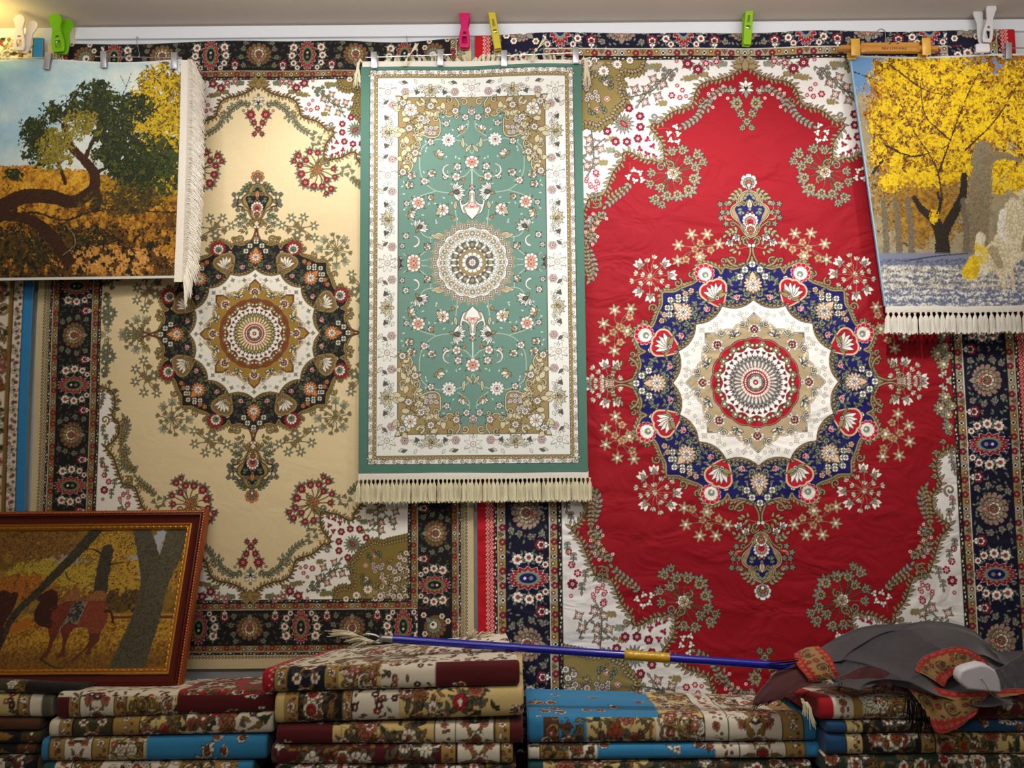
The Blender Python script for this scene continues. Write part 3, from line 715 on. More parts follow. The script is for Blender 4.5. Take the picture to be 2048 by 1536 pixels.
    for k in range(9):
        t=k*math.pi/16;x,y=59*math.cos(t),59*math.sin(t)
        if k%2:c.flw(x,y,9,5,p['wh'],p['wh'],out=p['gry'],rot=t,a=.2);c.star(x,y,7,5,p['tan'],p['wh'],rot=t,b=.35,out=p['tan'])
        else:
            c.flw(x,y,8,8,p['wh'],p['wh'],out=p['gry']);c.flw(x,y,5,8,p['tan'],p['wh'],out=p['gry'])
    for k in range(9):
        t=k*math.pi/16;x,y=46*math.cos(t),46*math.sin(t);c.leaf(x-4*math.cos(t),y-4*math.sin(t),9,2.4,t,p['wh'],p['gry'])
    for k in range(5):
        t=k*math.pi/8;c.disc(36*math.cos(t),36*math.sin(t),7,p['gry'],o,p['tan'])
        for q in(-1,1):c.leaf(32*math.cos(t+q*.2),32*math.sin(t+q*.2),13,2.2,t+q*.5,p['wh'],p['gry'])
    polar(lambda t:27+1.6*np.cos(16*t),[(1,o),(0,p['gold'])])
    c.flw(0,0,20.5,12,p['wh'],p['wh'],out='5a4c50',a=.14,rot=.26);c.flw(0,0,13,12,p['gry'],p['wh'],out='5a4c50',a=.14,rot=.26);c.flw(0,0,7,8,p['wh'],p['pk'],out='5a4c50')
    return c
# ---- woven pictures
def vnoise(h,w,sc,seed):
    g=np.random.default_rng(seed);a=g.random((int(h/sc)+3,int(w/sc)+3)).astype(np.float32)
    y=np.arange(h)/sc;x=np.arange(w)/sc;i=y.astype(int);j=x.astype(int);fy=(y-i)[:,None];fx=(x-j)[None];fy=fy*fy*(3-2*fy);fx=fx*fx*(3-2*fx)
    A_=a[i][:,j];B_=a[i][:,j+1];C_=a[i+1][:,j];D_=a[i+1][:,j+1]
    return (A_*(1-fx)+B_*fx)*(1-fy)+(C_*(1-fx)+D_*fx)*fy
def fbm(h,w,sc,seed,n=4):
    o=0;t=0
    for k in range(n):
        if sc/2**k<1:break
        o=o+vnoise(h,w,sc/2**k,seed+k*7)*.6**k;t+=.6**k
    return o/t
class Pt:
    """a woven picture; x,y as seen on the picture (y down)"""
    def __init__(s,x0,y0,x1,y1,d,bg):
        s.x0,s.y0,s.d=x0,y0,d;s.w=int((x1-x0)*d);s.h=int((y1-y0)*d);s.a=np.empty((s.h,s.w,3),np.float32);s.a[:]=hx(bg)
        s.X=(x0+np.arange(s.w)/d)[None,:]+0*np.zeros((s.h,1));s.Y=(y0+np.arange(s.h)/d)[:,None]+np.zeros((1,s.w))
        s.n1=fbm(s.h,s.w,3*d,1,3);s.n2=fbm(s.h,s.w,14*d,2,4);s.n3=fbm(s.h,s.w,2*d,5,2);s.n4=fbm(s.h,s.w,40*d,9,4);s.n7=fbm(s.h,s.w,8*d,15,3);s.n5=fbm(s.h,s.w,4.5*d,19,2)
    def mix(s,al,c):
        al=np.clip(al,0,1)[...,None];s.a=s.a*(1-al)+hx(c)*al
    def tree(s,cx,cy,rx,ry,cols,dens=.5,sh=0,rough=1.2):
        m=1-((s.X-cx)/rx)**2-((s.Y-cy)/ry)**2
        n1=np.roll(s.n1,sh*37,(0));n2=np.roll(s.n2,sh*53,1);n3=np.roll(s.n3,sh*31,1)
        n7=np.roll(s.n7,sh*41,0);n5=np.roll(s.n5,sh*29,1)
        k=m*.8+(n2-.5)*rough*1.7+(n7-.5)*rough*1.5+(n1-.5)*1.7+(dens-.5)*1.2
        q=np.clip((n3*.3+n5*.55+n7*.6-.42)/.66,0,.999)*len(cols)
        mk=(k>0)&(m>-.35)
        for i,c in enumerate(cols):
            s.a[mk&(q.astype(int)==i)]=hx(c)
    def limb(s,P,w0,w1,c,c2=None,rough=0):
        P=smooth(P,5);n=len(P)-1
        for i in range(n):
            (ax,ay),(bx,by)=P[i],P[i+1];w=w0+(w1-w0)*i/n;h=w/2+3
            i0=int(max(0,(min(ay,by)-h-s.y0)*s.d));i1=int(max(0,(max(ay,by)+h-s.y0)*s.d));j0=int(max(0,(min(ax,bx)-h-s.x0)*s.d));j1=int(max(0,(max(ax,bx)+h-s.x0)*s.d))
            if i1<=i0 or j1<=j0:continue
            sl=np.s_[i0:i1,j0:j1];X=s.X[sl]-ax;Y=s.Y[sl]-ay
            if X.size==0:continue
            L=max(.01,math.hypot(bx-ax,by-ay));t=np.clip((X*(bx-ax)+Y*(by-ay))/L/L,0,1)
            d=np.hypot(X-t*(bx-ax),Y-t*(by-ay))-w/2+(s.n1[sl]-.5)*rough
            v=s.a[sl];v[d<0]=hx(c)
            if c2:v[(d<0)&(s.n3[sl]>.56)]=hx(c2)
    def pol(s,P,c,c2=None,soft=0):
        P=np.array(P,float);X=s.X+(s.n1-.5)*soft*2;Y=s.Y+(s.n3-.5)*soft*2
        b=(s.Y>P[:,1].min()-3)&(s.Y<P[:,1].max()+3)
        ins=np.zeros(s.X.shape,bool);Q=np.roll(P,-1,0)
        for (ax,ay),(bx,by) in zip(P,Q):
            if ay==by:continue
            ins^=((ay<=Y)!=(by<=Y))&(X<ax+(Y-ay)*(bx-ax)/(by-ay))
        s.a[ins]=hx(c)
        if c2:s.a[ins&(s.n1+.3*s.n2>.68)]=hx(c2)
        return ins
def paint_oasis():
    s=Pt(-90,112,372,566,1.0,'7fa6b6');X,Y=s.X,s.Y
    s.mix((X+60)/420*.9+(Y-150)/260*.6+(s.n4-.5)*.9,'cfd2c4');s.mix((s.n3-.4)*.25,'6a8ea0')
    s.mix((Y-356+8*(s.n2-.5))/4,'a87718');s.tree(-20,350,60,18,['8a5a16','a87a20','5a3c10'],.7,6);s.tree(40,348,70,16,['b0701a','8a4e14','c8902a','6c4012'],.7,3);s.tree(140,352,50,13,['a8701c','c8902a','7a4814'],.7,8);s.tree(90,352,60,14,['9a6a18','b88a24','6c4812'],.6,5);s.tree(20,372,70,24,['7a4c12','a8701a','c89428','5c3c10'],.8,1);s.tree(130,368,90,22,['8c5a14','b98420','d0a030'],.8,2);s.tree(300,380,110,40,['5a4212','8c6a18','b88c1c','3c3010'],.8,3)
    m=np.clip((Y-395)/6,0,1);s.mix(m,'a06c1c');q=s.n2+.6*np.roll(s.n1,9,1)-.3+((Y-440)/400)
    s.a[(Y>400)&(q>.62)]=hx('4a3412');s.a[(Y>405)&(q<.36)]=hx('c8922c')
    dk=1-((X-90)/150)**2-((Y-490)/45)**2+(s.n2-.5)*1.6;s.a[(dk>0)&(s.n1>.35)&(Y>430)]=hx('26220e');s.a[(dk>.3)&(s.n3>.55)&(Y>430)]=hx('3c3a16')
    lt=1-((X-235)/120)**2-((Y-520)/30)**2+(np.roll(s.n1,11,0)-.5)*2;s.a[(lt>.1)&(Y>470)]=hx('b87c34');s.a[(lt>.4)&(s.n3>.55)&(Y>470)]=hx('d2a45c')
    s.a[(Y>445)&(s.n7+s.n2>1.08)]=hx('1e1a0c');s.a[(Y>400)&(s.n5+s.n2>1.16)]=hx('5a3a10');s.a[(Y>400)&(Y<470)&(s.n7>.6)&(s.n1<.5)]=hx('8a5c14')
    s.tree(330,165,48,45,['5c4a24','80602c','3c3418','a07a34'],.32,1);s.tree(318,260,62,115,['6e5a14','a88a1a','c8a81e','4c4410','8a6c1a'],.66,4);s.tree(300,330,70,60,['1a2412','2c3618','464c18','10160a'],.55,2)
    s.limb([(0,430),(70,425),(130,440),(200,420),(360,425)],5,3,'2e2410',None,4)
    for P,a,b in(([(128,250),(140,290),(168,320),(187,345),(188,372),(170,392),(140,403),(95,392),(40,395),(-20,425),(-90,440)],14,34),([(168,318),(190,270),(205,225),(215,190)],9,3),([(190,345),(215,335),(250,320)],7,2),([(128,250),(110,235),(95,215)],5,2),([(130,365),(120,335),(110,320)],8,3),([(-90,440),(0,432),(60,440),(100,470),(135,520)],18,26),([(20,400),(30,420),(0,440)],8,10),([(245,190),(255,165),(262,145)],1.4,.8),([(250,170),(240,150)],1,.6),([(256,165),(272,160)],1,.6),([(186,370),(195,395),(190,415)],16,22)):s.limb(P,a,b,'40240f','2a180a',3)
    gr=['1c2410','2c3616','141a0c','3e441a','585418']
    for k,(x,y,a,b,d) in enumerate(((155,215,42,30,.42),(105,225,30,22,.35),(75,285,34,45,.6),(110,300,36,40,.5),(190,200,45,38,.55),(220,240,45,45,.55),(235,300,50,40,.6),(160,250,40,30,.4),(270,215,40,28,.45),(60,250,22,16,.3),(265,345,50,28,.5),(25,350,24,12,.5))):s.tree(x,y,a,b,gr if k not in(3,7) else ['4a4a1c','6c6220','8c7a24','2a3016'],d,k)
    s.tree(250,400,90,30,['2a2c14','4a3c14','6a5218'],.35,7)
    s.limb([(150,490),(148,470),(135,455)],1.5,.8,'9a8c6c');s.limb([(150,490),(125,510)],1.5,.8,'9a8c6c')
    return s
def paint_poplars():
    s=Pt(1688,104,2118,622,1.0,'8e8264');X,Y=s.X,s.Y
    s.mix((s.n1-.45)*1.6,'a39a80');s.mix((s.n2-.45)*1.6,'6b6048');s.mix((230-Y)/90*.8,'c0b890')
    s.a[(1-((X-1735)/70)**2-((Y-135)/50)**2+(s.n1-.5)*1.6)>0]=hx('5e86b0');s.a[(1-((X-1955)/55)**2-((Y-140)/35)**2+(s.n1-.5)*1.2)>0]=hx('5680b4')
    br=['6a3c10','8a5214','a86c18','4c2c10']
    s.tree(1885,200,140,105,br,.75,1);s.tree(1850,370,120,110,['5c4422','7a5c28','947434','4a3820'],.5,2);s.tree(2060,180,60,90,br,.6,3);s.tree(1855,420,60,60,['6e4a18','8c6418','a07c24'],.55,1)
    Yl=['c8a408','d8b80c','b08a0c','8a5c10']
    for k,(x,y,a,b,d) in enumerate(((1830,150,85,45,.62),(1900,165,80,60,.55),(1815,235,70,50,.72),(1850,290,85,55,.62),(1790,300,50,40,.6),(1890,250,60,50,.6),(1990,230,90,60,.7),(1930,210,50,40,.6),(2040,170,50,45,.5),(2020,345,65,40,.6),(1850,345,70,30,.5),(1925,330,40,26,.5),(1782,365,24,18,.45),(2080,260,50,70,.6),(1760,240,25,50,.35))):s.tree(x,y,a,b,Yl,d,k,1.0)
    hole=(s.Y<345)&(s.n2>.47)&(s.n7>.48)&(s.X>1745);s.a[hole&(s.n1>.42)]=hx('7a4a12');s.a[hole&(s.n1>.58)]=hx('4a2c10');s.a[hole&(s.n3>.66)]=hx('a8820c')
    for P in ([(1885,400),(1870,330),(1820,250),(1790,180)],[(1875,350),(1900,280),(1930,200),(1960,140)],[(1900,280),(1850,230),(1840,160)],[(1930,300),(1990,240),(2040,160)],[(1780,130),(1850,180),(1900,190)]):s.limb(P,3.5,1,'3a2412',None,3)
    s.limb([(1965,300),(1962,360),(1955,430),(1950,500)],38,52,'80745a','6a5e46',8)
    s.limb([(2040,320),(2000,310),(1975,320)],8,22,'7a6c50','6a5e46',5)
    for P,a,b in(([(1885,505),(1882,470),(1868,440),(1845,420),(1828,395)],30,8),([(1884,470),(1905,430),(1925,390),(1928,350)],22,12),([(1868,440),(1880,410),(1875,385)],9,4),([(1700,140),(1750,160)],2,1),([(1770,290),(1820,312),(1860,305)],4,2),([(1745,345),(1765,320)],6,3)):s.limb(P,a,b,'2c2218','1c1612',4)
    s.tree(1868,432,9,14,['d8b40a','b07c10'],.6,2)
    for x in(1765,1790,1815,1925):s.limb([(x,400),(x+6,450),(x+8,508)],10,14,'6e6450','5a5040',6)
    m=np.clip((Y-503)/5,0,1);s.mix(m,'70768a');s.mix(np.clip((Y-528)/6,0,1)*np.clip((585-Y)/12,0,1)*.8,'a39a80')
    q=np.roll(s.n1,5,0)+(s.n3-.5);q=q*.5+.5*s.n7+.12*np.sin(Y*.5+s.n2*9);s.a[(Y>528)&(q>.56)]=hx('b4b2a8');s.a[(Y>532)&(q>.68)]=hx('cfcdc6');s.a[(Y>520)&(q<.40)]=hx('5a6078');s.a[(Y>515)&(Y<530)&(q>.6)]=hx('4e5468')
    s.limb([(1810,522),(1870,512),(1935,506)],3,2,'3a3c48')
    # white camels grazing
    cm=[(2060,380),(2040,378),(2018,395),(2005,420),(1998,455),(1985,480),(1968,495),(1972,470),(1960,462),(1952,490),(1944,530),(1948,545),(1958,555),(1964,540),(1975,545),(1990,540),(2000,560),(2004,582),(2012,582),(2010,548),(2018,545),(2024,580),(2030,580),(2026,530),(2044,520),(2070,540),(2110,545),(2110,380)]
    s.pol(cm,'b3a684','cfc6ac',3)
    s.limb([(2005,425),(2000,460),(2012,480)],14,5,'d9d6ce','b8b2a4',4);s.limb([(1958,470),(1955,500),(1960,540)],12,9,'d6cfba','c0b898',4)
    s.limb([(2015,385),(2035,395)],10,6,'9c8f72','7a6e58',3);s.limb([(2048,400),(2052,440),(2045,500)],6,5,'8c8068',None,3)
    s.limb([(1985,500),(2000,530)],20,12,'8e8266','a89c7c',4)
    s.pol([(1925,555),(1922,540),(1938,515),(1952,508),(1960,530),(1955,556),(1940,560)],'b89a20','d8b820',3);s.tree(1960,505,14,20,['d0b84c','c8a81e'],.5,1)
    return s
def paint_camels():
    s=Pt(-120,1048,352,1346,1.0,'7a5c20');X,Y=s.X,s.Y;K=450/1728.
    s.mix((s.n1-.35)*2,'8c6a24');s.mix((s.n2-.4)*2.,'4c3818')
    s.a[(1-((X-262)/28)**2-((Y-1110)/45)**2+(s.n1-.5)*1.5)>0]=hx('8e9096');s.a[(1-((X-298)/16)**2-((Y-1085)/30)**2+(s.n1-.5))>0]=hx('9498a0');s.a[(1-((X-100)/60)**2-((Y-1110)/30)**2+(s.n1-.5)*2.4)>.4]=hx('848480')
    for k,(x,y,a,b,cl,d) in enumerate(((40,1085,90,35,['5a3c18','7a5420','4a3014','8c6a2c'],.6),(190,1095,60,32,['8c6a20','a8842c','5c4418','b89434'],.7),(60,1150,70,30,['8a7a28','a08c30','6e5a20'],.6),(30,1175,60,25,['7a4c18','9a5c1c','5c3814'],.6),(150,1165,60,35,['8c7428','a88c30','6a5420'],.6),(240,1160,50,35,['8a6c24','a8842c','5c4418'],.6),(345,1110,40,70,['7a5420','a07a2c','5c3c18'],.6),(120,1195,50,22,['6e3c18','7a5420','4a2c14'],.5),(240,1205,70,22,['3a2c18','54401c','2a2014'],.6))):s.tree(x,y,a,b,cl,d,k)
    s.mix(np.clip((Y-1228)/4,0,1),'8c6820');q=np.roll(s.n1,7,1)+.5*s.n2;s.a[(Y>1232)&(q>.85)]=hx('b08628');s.a[(Y>1235)&(q<.6)]=hx('6a4418');s.mix(np.clip((Y-1290)/60,0,.5),'4a2c14')
    s.a[(Y>1236)&(Y<1243)&(X>225)]=hx('5c3020');s.a[(np.abs(Y-1240-.3*(90-X))<10)&(X<60)]=hx('9a5c1c')
    bk='3a3628';b2='221f18'
    s.limb([(160,1050),(128,1098),(95,1140),(60,1185),(20,1235),(4,1300)],24,12,bk,b2,3)
    s.limb([(188,1100),(187,1145),(190,1190)],26,30,'3c3628','28241c',4);s.limb([(190,1120),(165,1100),(140,1095)],5,1.5,'2c261c');s.limb([(108,1145),(118,1160),(134,1167)],2.5,1,'3a2416');s.limb([(195,1130),(230,1125)],4,1,'2c261c')
    s.limb([(250,1045),(275,1105),(295,1160),(298,1220),(285,1290),(272,1345)],36,72,'4c4836','343024',3);s.limb([(332,1045),(325,1110),(310,1160),(305,1200)],46,46,'524c38','38342a',3)
    T=lambda L:[(x*K,1000+y*K) for x,y in L]
    body=[(222,772),(240,745),(290,712),(330,700),(375,712),(392,745),(405,800),(412,822),(440,805),(475,790),(470,750),(490,715),(540,706),(575,725),(580,770),(610,790),(645,780),(655,745),(700,708),(760,712),(785,740),(790,790),(800,850),(830,900),(825,960),(800,1030),(795,1100),(765,1130),(745,1160),(752,1200),(705,1200),(720,1150),(690,1180),(640,1240),(600,1245),(650,1200),(700,1150),(715,1100),(700,1020),(670,990),(590,995),(550,1040),(540,1120),(545,1190),(560,1215),(490,1215),(515,1170),(505,1080),(480,1030),(460,1040),(440,1100),(425,1180),(410,1225),(355,1225),(395,1170),(405,1080),(370,1000),(300,980),(250,940),(235,880),(250,820),(265,790),(240,785)]
    m=s.pol(T(body),'5c2418','6e3020',.8)
    XX=X+(s.n1-.5)*26+(s.n2-.5)*30;s.a[m&(XX>155)&(Y>1205)]=hx('6e3220');s.a[m&(XX>160)&(Y>1210)&(s.n1>.55)]=hx('7a3c28');s.a[m&(XX+(Y-1190)*.12<108)&(Y<1262)]=hx('34160f');s.a[m&(Y>1270)]=hx('54281a')
    s.a[m&(Y<1206)&(X>118)]=hx('6e4628');s.a[m&(Y<1206)&(X>118)&(s.n3>.5)]=hx('8a5c34')
    s.pol(T([(540,795),(640,790),(600,965),(478,965)]),'2c2a26','6e6a5a',1);s.limb(T([(640,795),(595,960)]),1.5,1.5,'8e8674');s.limb(T([(500,960),(470,1000),(480,1050)]),2,2,'7a7264')
    s.limb(T([(800,870),(850,880),(880,960)]),6,4,'3c1810');s.limb(T([(360,1225),(480,1290),(560,1300)]),4,2,'3c2810')
    s.limb(T([(240,790),(200,840),(180,890)]),1.2,1,'8a8070');s.limb(T([(220,760),(240,770)]),4,3,'5c2c20')
    s.pol(T([(-40,700),(10,722),(50,715),(78,735),(70,800),(52,880),(30,920),(20,985),(35,1090),(32,1160),(5,1160),(-10,1060),(-40,980),(-90,985),(-130,1040),(-120,1150),(-100,1185),(-160,1185),(-170,1040),(-210,980),(-260,1060),(-250,1180),(-300,1180),(-310,1040),(-300,900),(-290,830),(-270,800),(-250,745),(-200,738),(-180,800),(-130,810),(-110,745),(-70,700)]),'40201a','2c120c',1)
    return s

# ---- folded rugs: bands across the width, woven with the same blossoms
FP=dict(cream='b8a27a',white='cac2b0',maroon='4c080e',red='9c0c1a',black='0e0a0c',blue='2a78a6',dblue='123e62',navy='0e1026',gold='785a28',olive='38341c',brown='4a2c16',teal='18484c',green='182c1e',tan='93773f',out='16100c',gry='4e4c3c',pk='985844',rust='823c1c',wh='cfc7b4',bei='bca66e',grn='262e18')
def folded_canvas(W,V,bands,step,seed,bands2=None,vs=0):
    """W along the fold, V round it (0 = under the fold); bands = (x0,x1,ground,kind)"""
    f=FP;g=random.Random(seed);c=Cv(0,0,W,V,step,f[bands[0][2]],ow=.9,out=f['out'])
    cols=[f['rust'],f['wh'],f['pk'],f['gold'],f['wh'],f['red']]
    if bands2:
        c2=folded_canvas(W,V,bands2,step,seed+7);k=int(vs*c.d);c1=folded_canvas(W,V,bands,step,seed);c.a[:k]=c1.a[:k];c.a[k:]=c2.a[k:];return c
    for x0,x1,gr,kind in bands:
        c.rect(x0,0,x1,V,f[gr]);w=x1-x0;m=(x0+x1)/2;dark=gr in('black','maroon','navy','red','blue','dblue','green','olive','teal','brown')
        q=(lambda x,y,r:x0+r*.6<x<x1-r*.6)
        if kind=='plain':continue
        if kind in('guard','border','white'):
            c.rect(x0,0,x0+1.3,V,f['out']);c.rect(x1-1.3,0,x1,V,f['out'])
        if kind=='guard':
            for i,v in enumerate(np.arange(5,V,13)):
                if i%3==0:c.flw(m,v,min(w*.34,7),5,f['wh'] if gr!='white' else f['pk'],f['rust'])
                else:c.leaf(m-3,v-3,9,2.4,g.uniform(0,6),cols[g.randrange(4)],f['out']);c.disc(m+w*.2,v+2,2.2,f['rust'],f['out'])
        elif kind in('border','white'):
            per=62
            for i,v in enumerate(np.arange(g.uniform(5,20),V+20,per/2)):
                if i%2==0:
                    for k in range(6):c.leaf(m,v,w*.42,w*.07,k*1.05,f['gold'] if gr!='gold' else f['brown'],f['out'],None,3)
                    c.palm(m,v,min(w*.3,20),g.choice((0,1.57,3.1)),f['wh'],g.choice((f['rust'],f['pk'],f['gold'])),f['red'],n=11)
                else:
                    for sx in(-1,1):
                        c.flw(m+sx*w*.24,v,min(9,w*.13),6,f['wh'] if dark else f['pk'],f['rust']);c.spiral(m+sx*w*.3,v+12,6,g.uniform(0,6),1.2,sx,1.8,f['gold'],f['out'])
                        c.leaf(m,v,w*.2,2.6,1.57+sx*.9,f['grn'] if not dark else f['gry'],f['out'])
        elif kind=='bloom':   # large blossoms and stems
            for v in np.arange(g.uniform(0,20),V+30,46):
                for sx in(-1,1):
                    xm=m+sx*w*.22;c.line(smooth([(xm,v),(xm+sx*w*.16,v+12),(xm+sx*w*.05,v+24),(xm+sx*w*.2,v+38)],4),2.6,f['gold'],f['out'])
                    c.spiral(xm+sx*w*.05,v+26,8,g.uniform(0,6),1.2,sx,2.6,f['gold'] if dark else f['brown'],f['out'])
            for k in range(int(w*V/240)):
                x,y=g.uniform(x0,x1),g.uniform(0,V)
                if q(x,y,14):c.leaf(x,y,g.uniform(13,24),g.uniform(3,5.5),g.uniform(0,6.3),g.choice((f['gry'],f['gold'],f['grn'] if not dark else f['brown'])),f['out'],None,g.choice((0,3)),g.uniform(-.4,.4))
            for k in range(int(w*V/1250)+1):
                x,y=g.uniform(x0,x1),g.uniform(0,V)
                if not q(x,y,16):continue
                P=[(x,y),(x+g.uniform(-20,20),y+14),(x+g.uniform(-26,26),y+30)];c.line(smooth(P,4),1.2,f['gold'],f['out'] if dark else None);r=g.uniform(11,18)
                if g.random()<.4:c.palm(x,y,r*1.3,g.uniform(0,6.3),f['wh'] if dark else f['pk'],g.choice(cols),f['rust'],n=9)
                else:
                    for a in range(5):c.leaf(x,y,r*1.6,r*.26,a*1.26+x,f['gry'],f['out'])
                    c.flw(x,y,r*.8,g.choice((5,6,8)),g.choice(cols) if not dark else f['wh'],g.choice((f['red'],f['rust'],f['wh'])),rot=x)
        elif kind=='sparse':
            for k in range(int(w*V/2600)+2):
                x,y=g.uniform(x0,x1),g.uniform(0,V)
                if not q(x,y,14):continue
                for a in(-.5,.2,.8):c.leaf(x,y,g.uniform(10,16),2.8,g.uniform(0,3)+a,f['wh'] if dark else f['grn'],f['out'])
                if g.random()<.5:c.palm(x,y,g.uniform(9,14),g.uniform(0,6.3),f['wh'],f['rust'],f['pk'],n=9)
                elif g.random()<.6:c.flw(x+8,y,7,5,f['wh'] if dark else f['red'],f['rust'])
        elif kind=='scroll':
            for k in range(int(w*V/480)+1):
                x,y=g.uniform(x0+8,x1-8),g.uniform(0,V)
                c.spiral(x,y,g.uniform(9,18),g.uniform(0,6),1.3,g.choice((-1,1)),4,g.choice((f['gold'],f['tan'],f['wh'])),f['out'])
                c.leaf(x+8,y+3,16,3.6,g.uniform(0,6),g.choice((f['gold'],f['rust'],f['grn'])),f['out'],None,3)
            for k in range(int(w*V/900)+1):
                x,y=g.uniform(x0+8,x1-8),g.uniform(0,V);c.flw(x,y,g.uniform(6,10),6,g.choice((f['pk'],f['rust'],f['wh'])),f['wh'],ctr=f['red'])
        elif kind=='rose':    # red roses on a white ground
            for k in range(int(w*V/420)):
                x,y=g.uniform(x0,x1),g.uniform(0,V);c.leaf(x,y,11,2.4,g.uniform(0,6.3),f['gry'],f['out'],None,3)
            for k in range(int(w*V/700)):
                x,y=g.uniform(x0+5,x1-5),g.uniform(0,V);c.flw(x,y,g.uniform(4.5,7),6,g.choice((f['red'],f['maroon'],f['pk'])),f['wh'],rot=x)
        elif kind=='lattice':
            for v in np.arange(0,V,7):
                for x in np.arange(x0+3,x1,7):c.disc(x+(3.5 if int(v/7)%2 else 0),v,2.3,f['wh'],None,f[gr])
    return c
def paisley(W,V,step,seed):
    f=FP;g=random.Random(seed);c=Cv(0,0,W,V,step,'7a1418',ow=.8,out='241812')
    c.rect(0,V*.0,W,V,'8c1a16');c.rect(0,V*.2,W,V*.8,'8a6a3c')
    for x in np.arange(4,W,9):
        for v in(V*.1,V*.9):c.flw(x,v,3,5,'b04a2c','8a6a3c',out='8c1a16')
        c.disc(x,V*.2,3,'8c1a16');c.disc(x+4,V*.8,3,'8c1a16')
    for i,x in enumerate(np.arange(14,W,30)):
        y=V*.5+(4 if i%2 else -4);a=(.6 if i%2 else 2.4)
        c.line([(x+10*math.cos(a+t*1.0)*(1-.1*t),y+V*.17*math.sin(a+t*1.1)) for t in np.linspace(0,5,14)],2.4,'2c2a16',None,taper=.5)
        c.line([(x+5*math.cos(a+t),y+V*.09*math.sin(a+t)) for t in np.linspace(0,5,10)],1.4,'3c3a1c',None)
        c.flw(x,y,2.6,5,'a02018','2c2a16');c.flw(x+15,V*.5,3.6,5,'a02418','8a6a3c');c.flw(x+15,V*.3,2.6,5,'a02418','8a6a3c');c.leaf(x+12,V*.68,8,1.8,.6,'2c2a16','8a6a3c')
    return c
# ---------------------------------------------------------------- materials
MATS={}
def plain(name,col,rough=.5,metal=0.,spec=.5,noise=0.,nscale=40,trans=0.,bump=0.):
    if name in MATS:return MATS[name]
    m=bpy.data.materials.new(name);m.use_nodes=True;nt=m.node_tree;b=nt.nodes['Principled BSDF']
    c=[(v/12.92 if v<=.04045 else ((v+.055)/1.055)**2.4) for v in hx(col)]
    b.inputs['Base Color'].default_value=(*c,1);b.inputs['Roughness'].default_value=rough;b.inputs['Metallic'].default_value=metal;b.inputs['Specular IOR Level'].default_value=spec
    if trans:b.inputs['Subsurface Weight'].default_value=trans;b.inputs['Subsurface Radius'].default_value=(.01,.01,.01)
    if noise or bump:
        tc=nt.nodes.new('ShaderNodeTexCoord');n=nt.nodes.new('ShaderNodeTexNoise');n.inputs['Scale'].default_value=nscale;n.inputs['Detail'].default_value=4
        nt.links.new(tc.outputs['Object'],n.inputs['Vector'])
        if noise:
            mx=nt.nodes.new('ShaderNodeMix');mx.data_type='RGBA';mx.inputs[6].default_value=(*[v*(1-noise) for v in c],1);mx.inputs[7].default_value=(*[min(1,v*(1+noise)) for v in c],1)
            nt.links.new(n.outputs['Fac'],mx.inputs[0]);nt.links.new(mx.outputs[2],b.inputs['Base Color'])
        if bump:
            bp=nt.nodes.new('ShaderNodeBump');bp.inputs['Strength'].default_value=bump;bp.inputs['Distance'].default_value=.002
            nt.links.new(n.outputs['Fac'],bp.inputs['Height']);nt.links.new(bp.outputs['Normal'],b.inputs['Normal'])
    MATS[name]=m;return m
def pile(name,sheen=.15,crush=.0,fine=.35):
    """cut pile: the woven colour of every knot, a little yarn variation, velvet sheen, brushed patches"""
    if name in MATS:return MATS[name]
    m=bpy.data.materials.new(name);m.use_nodes=True;nt=m.node_tree;b=nt.nodes['Principled BSDF'];N=nt.nodes.new;L=nt.links.new
    at=N('ShaderNodeAttribute');at.attribute_name='knot_colour';tc=N('ShaderNodeTexCoord')
    n=N('ShaderNodeTexNoise');n.inputs['Scale'].default_value=420;n.inputs['Detail'].default_value=2;L(tc.outputs['Object'],n.inputs['Vector'])
    hv=N('ShaderNodeHueSaturation');mr=N('ShaderNodeMapRange');mr.inputs['To Min'].default_value=.86;mr.inputs['To Max'].default_value=1.14
    L(n.outputs['Fac'],mr.inputs['Value']);L(mr.outputs[0],hv.inputs['Value']);L(at.outputs['Color'],hv.inputs['Color']);L(hv.outputs[0],b.inputs['Base Color'])
    b.inputs['Roughness'].default_value=.75;b.inputs['Specular IOR Level'].default_value=.25;b.inputs['Sheen Weight'].default_value=sheen;b.inputs['Sheen Roughness'].default_value=.5
    bp=N('ShaderNodeBump');bp.inputs['Strength'].default_value=fine;bp.inputs['Distance'].default_value=.0015;L(n.outputs['Fac'],bp.inputs['Height'])
    if crush:
        mp=N('ShaderNodeMapping');mp.inputs['Scale'].default_value=(1,1,1.6);L(tc.outputs['Object'],mp.inputs['Vector'])
        n2=N('ShaderNodeTexNoise');n2.inputs['Scale'].default_value=5;n2.inputs['Detail'].default_value=2.5;n2.inputs['Distortion'].default_value=1.2;L(mp.outputs[0],n2.inputs['Vector'])
        b2=N('ShaderNodeBump');b2.inputs['Strength'].default_value=crush;b2.inputs['Distance'].default_value=.05;L(n2.outputs['Fac'],b2.inputs['Height']);L(bp.outputs['Normal'],b2.inputs['Normal']);L(b2.outputs['Normal'],b.inputs['Normal'])
    else:L(bp.outputs['Normal'],b.inputs['Normal'])
    MATS[name]=m;return m
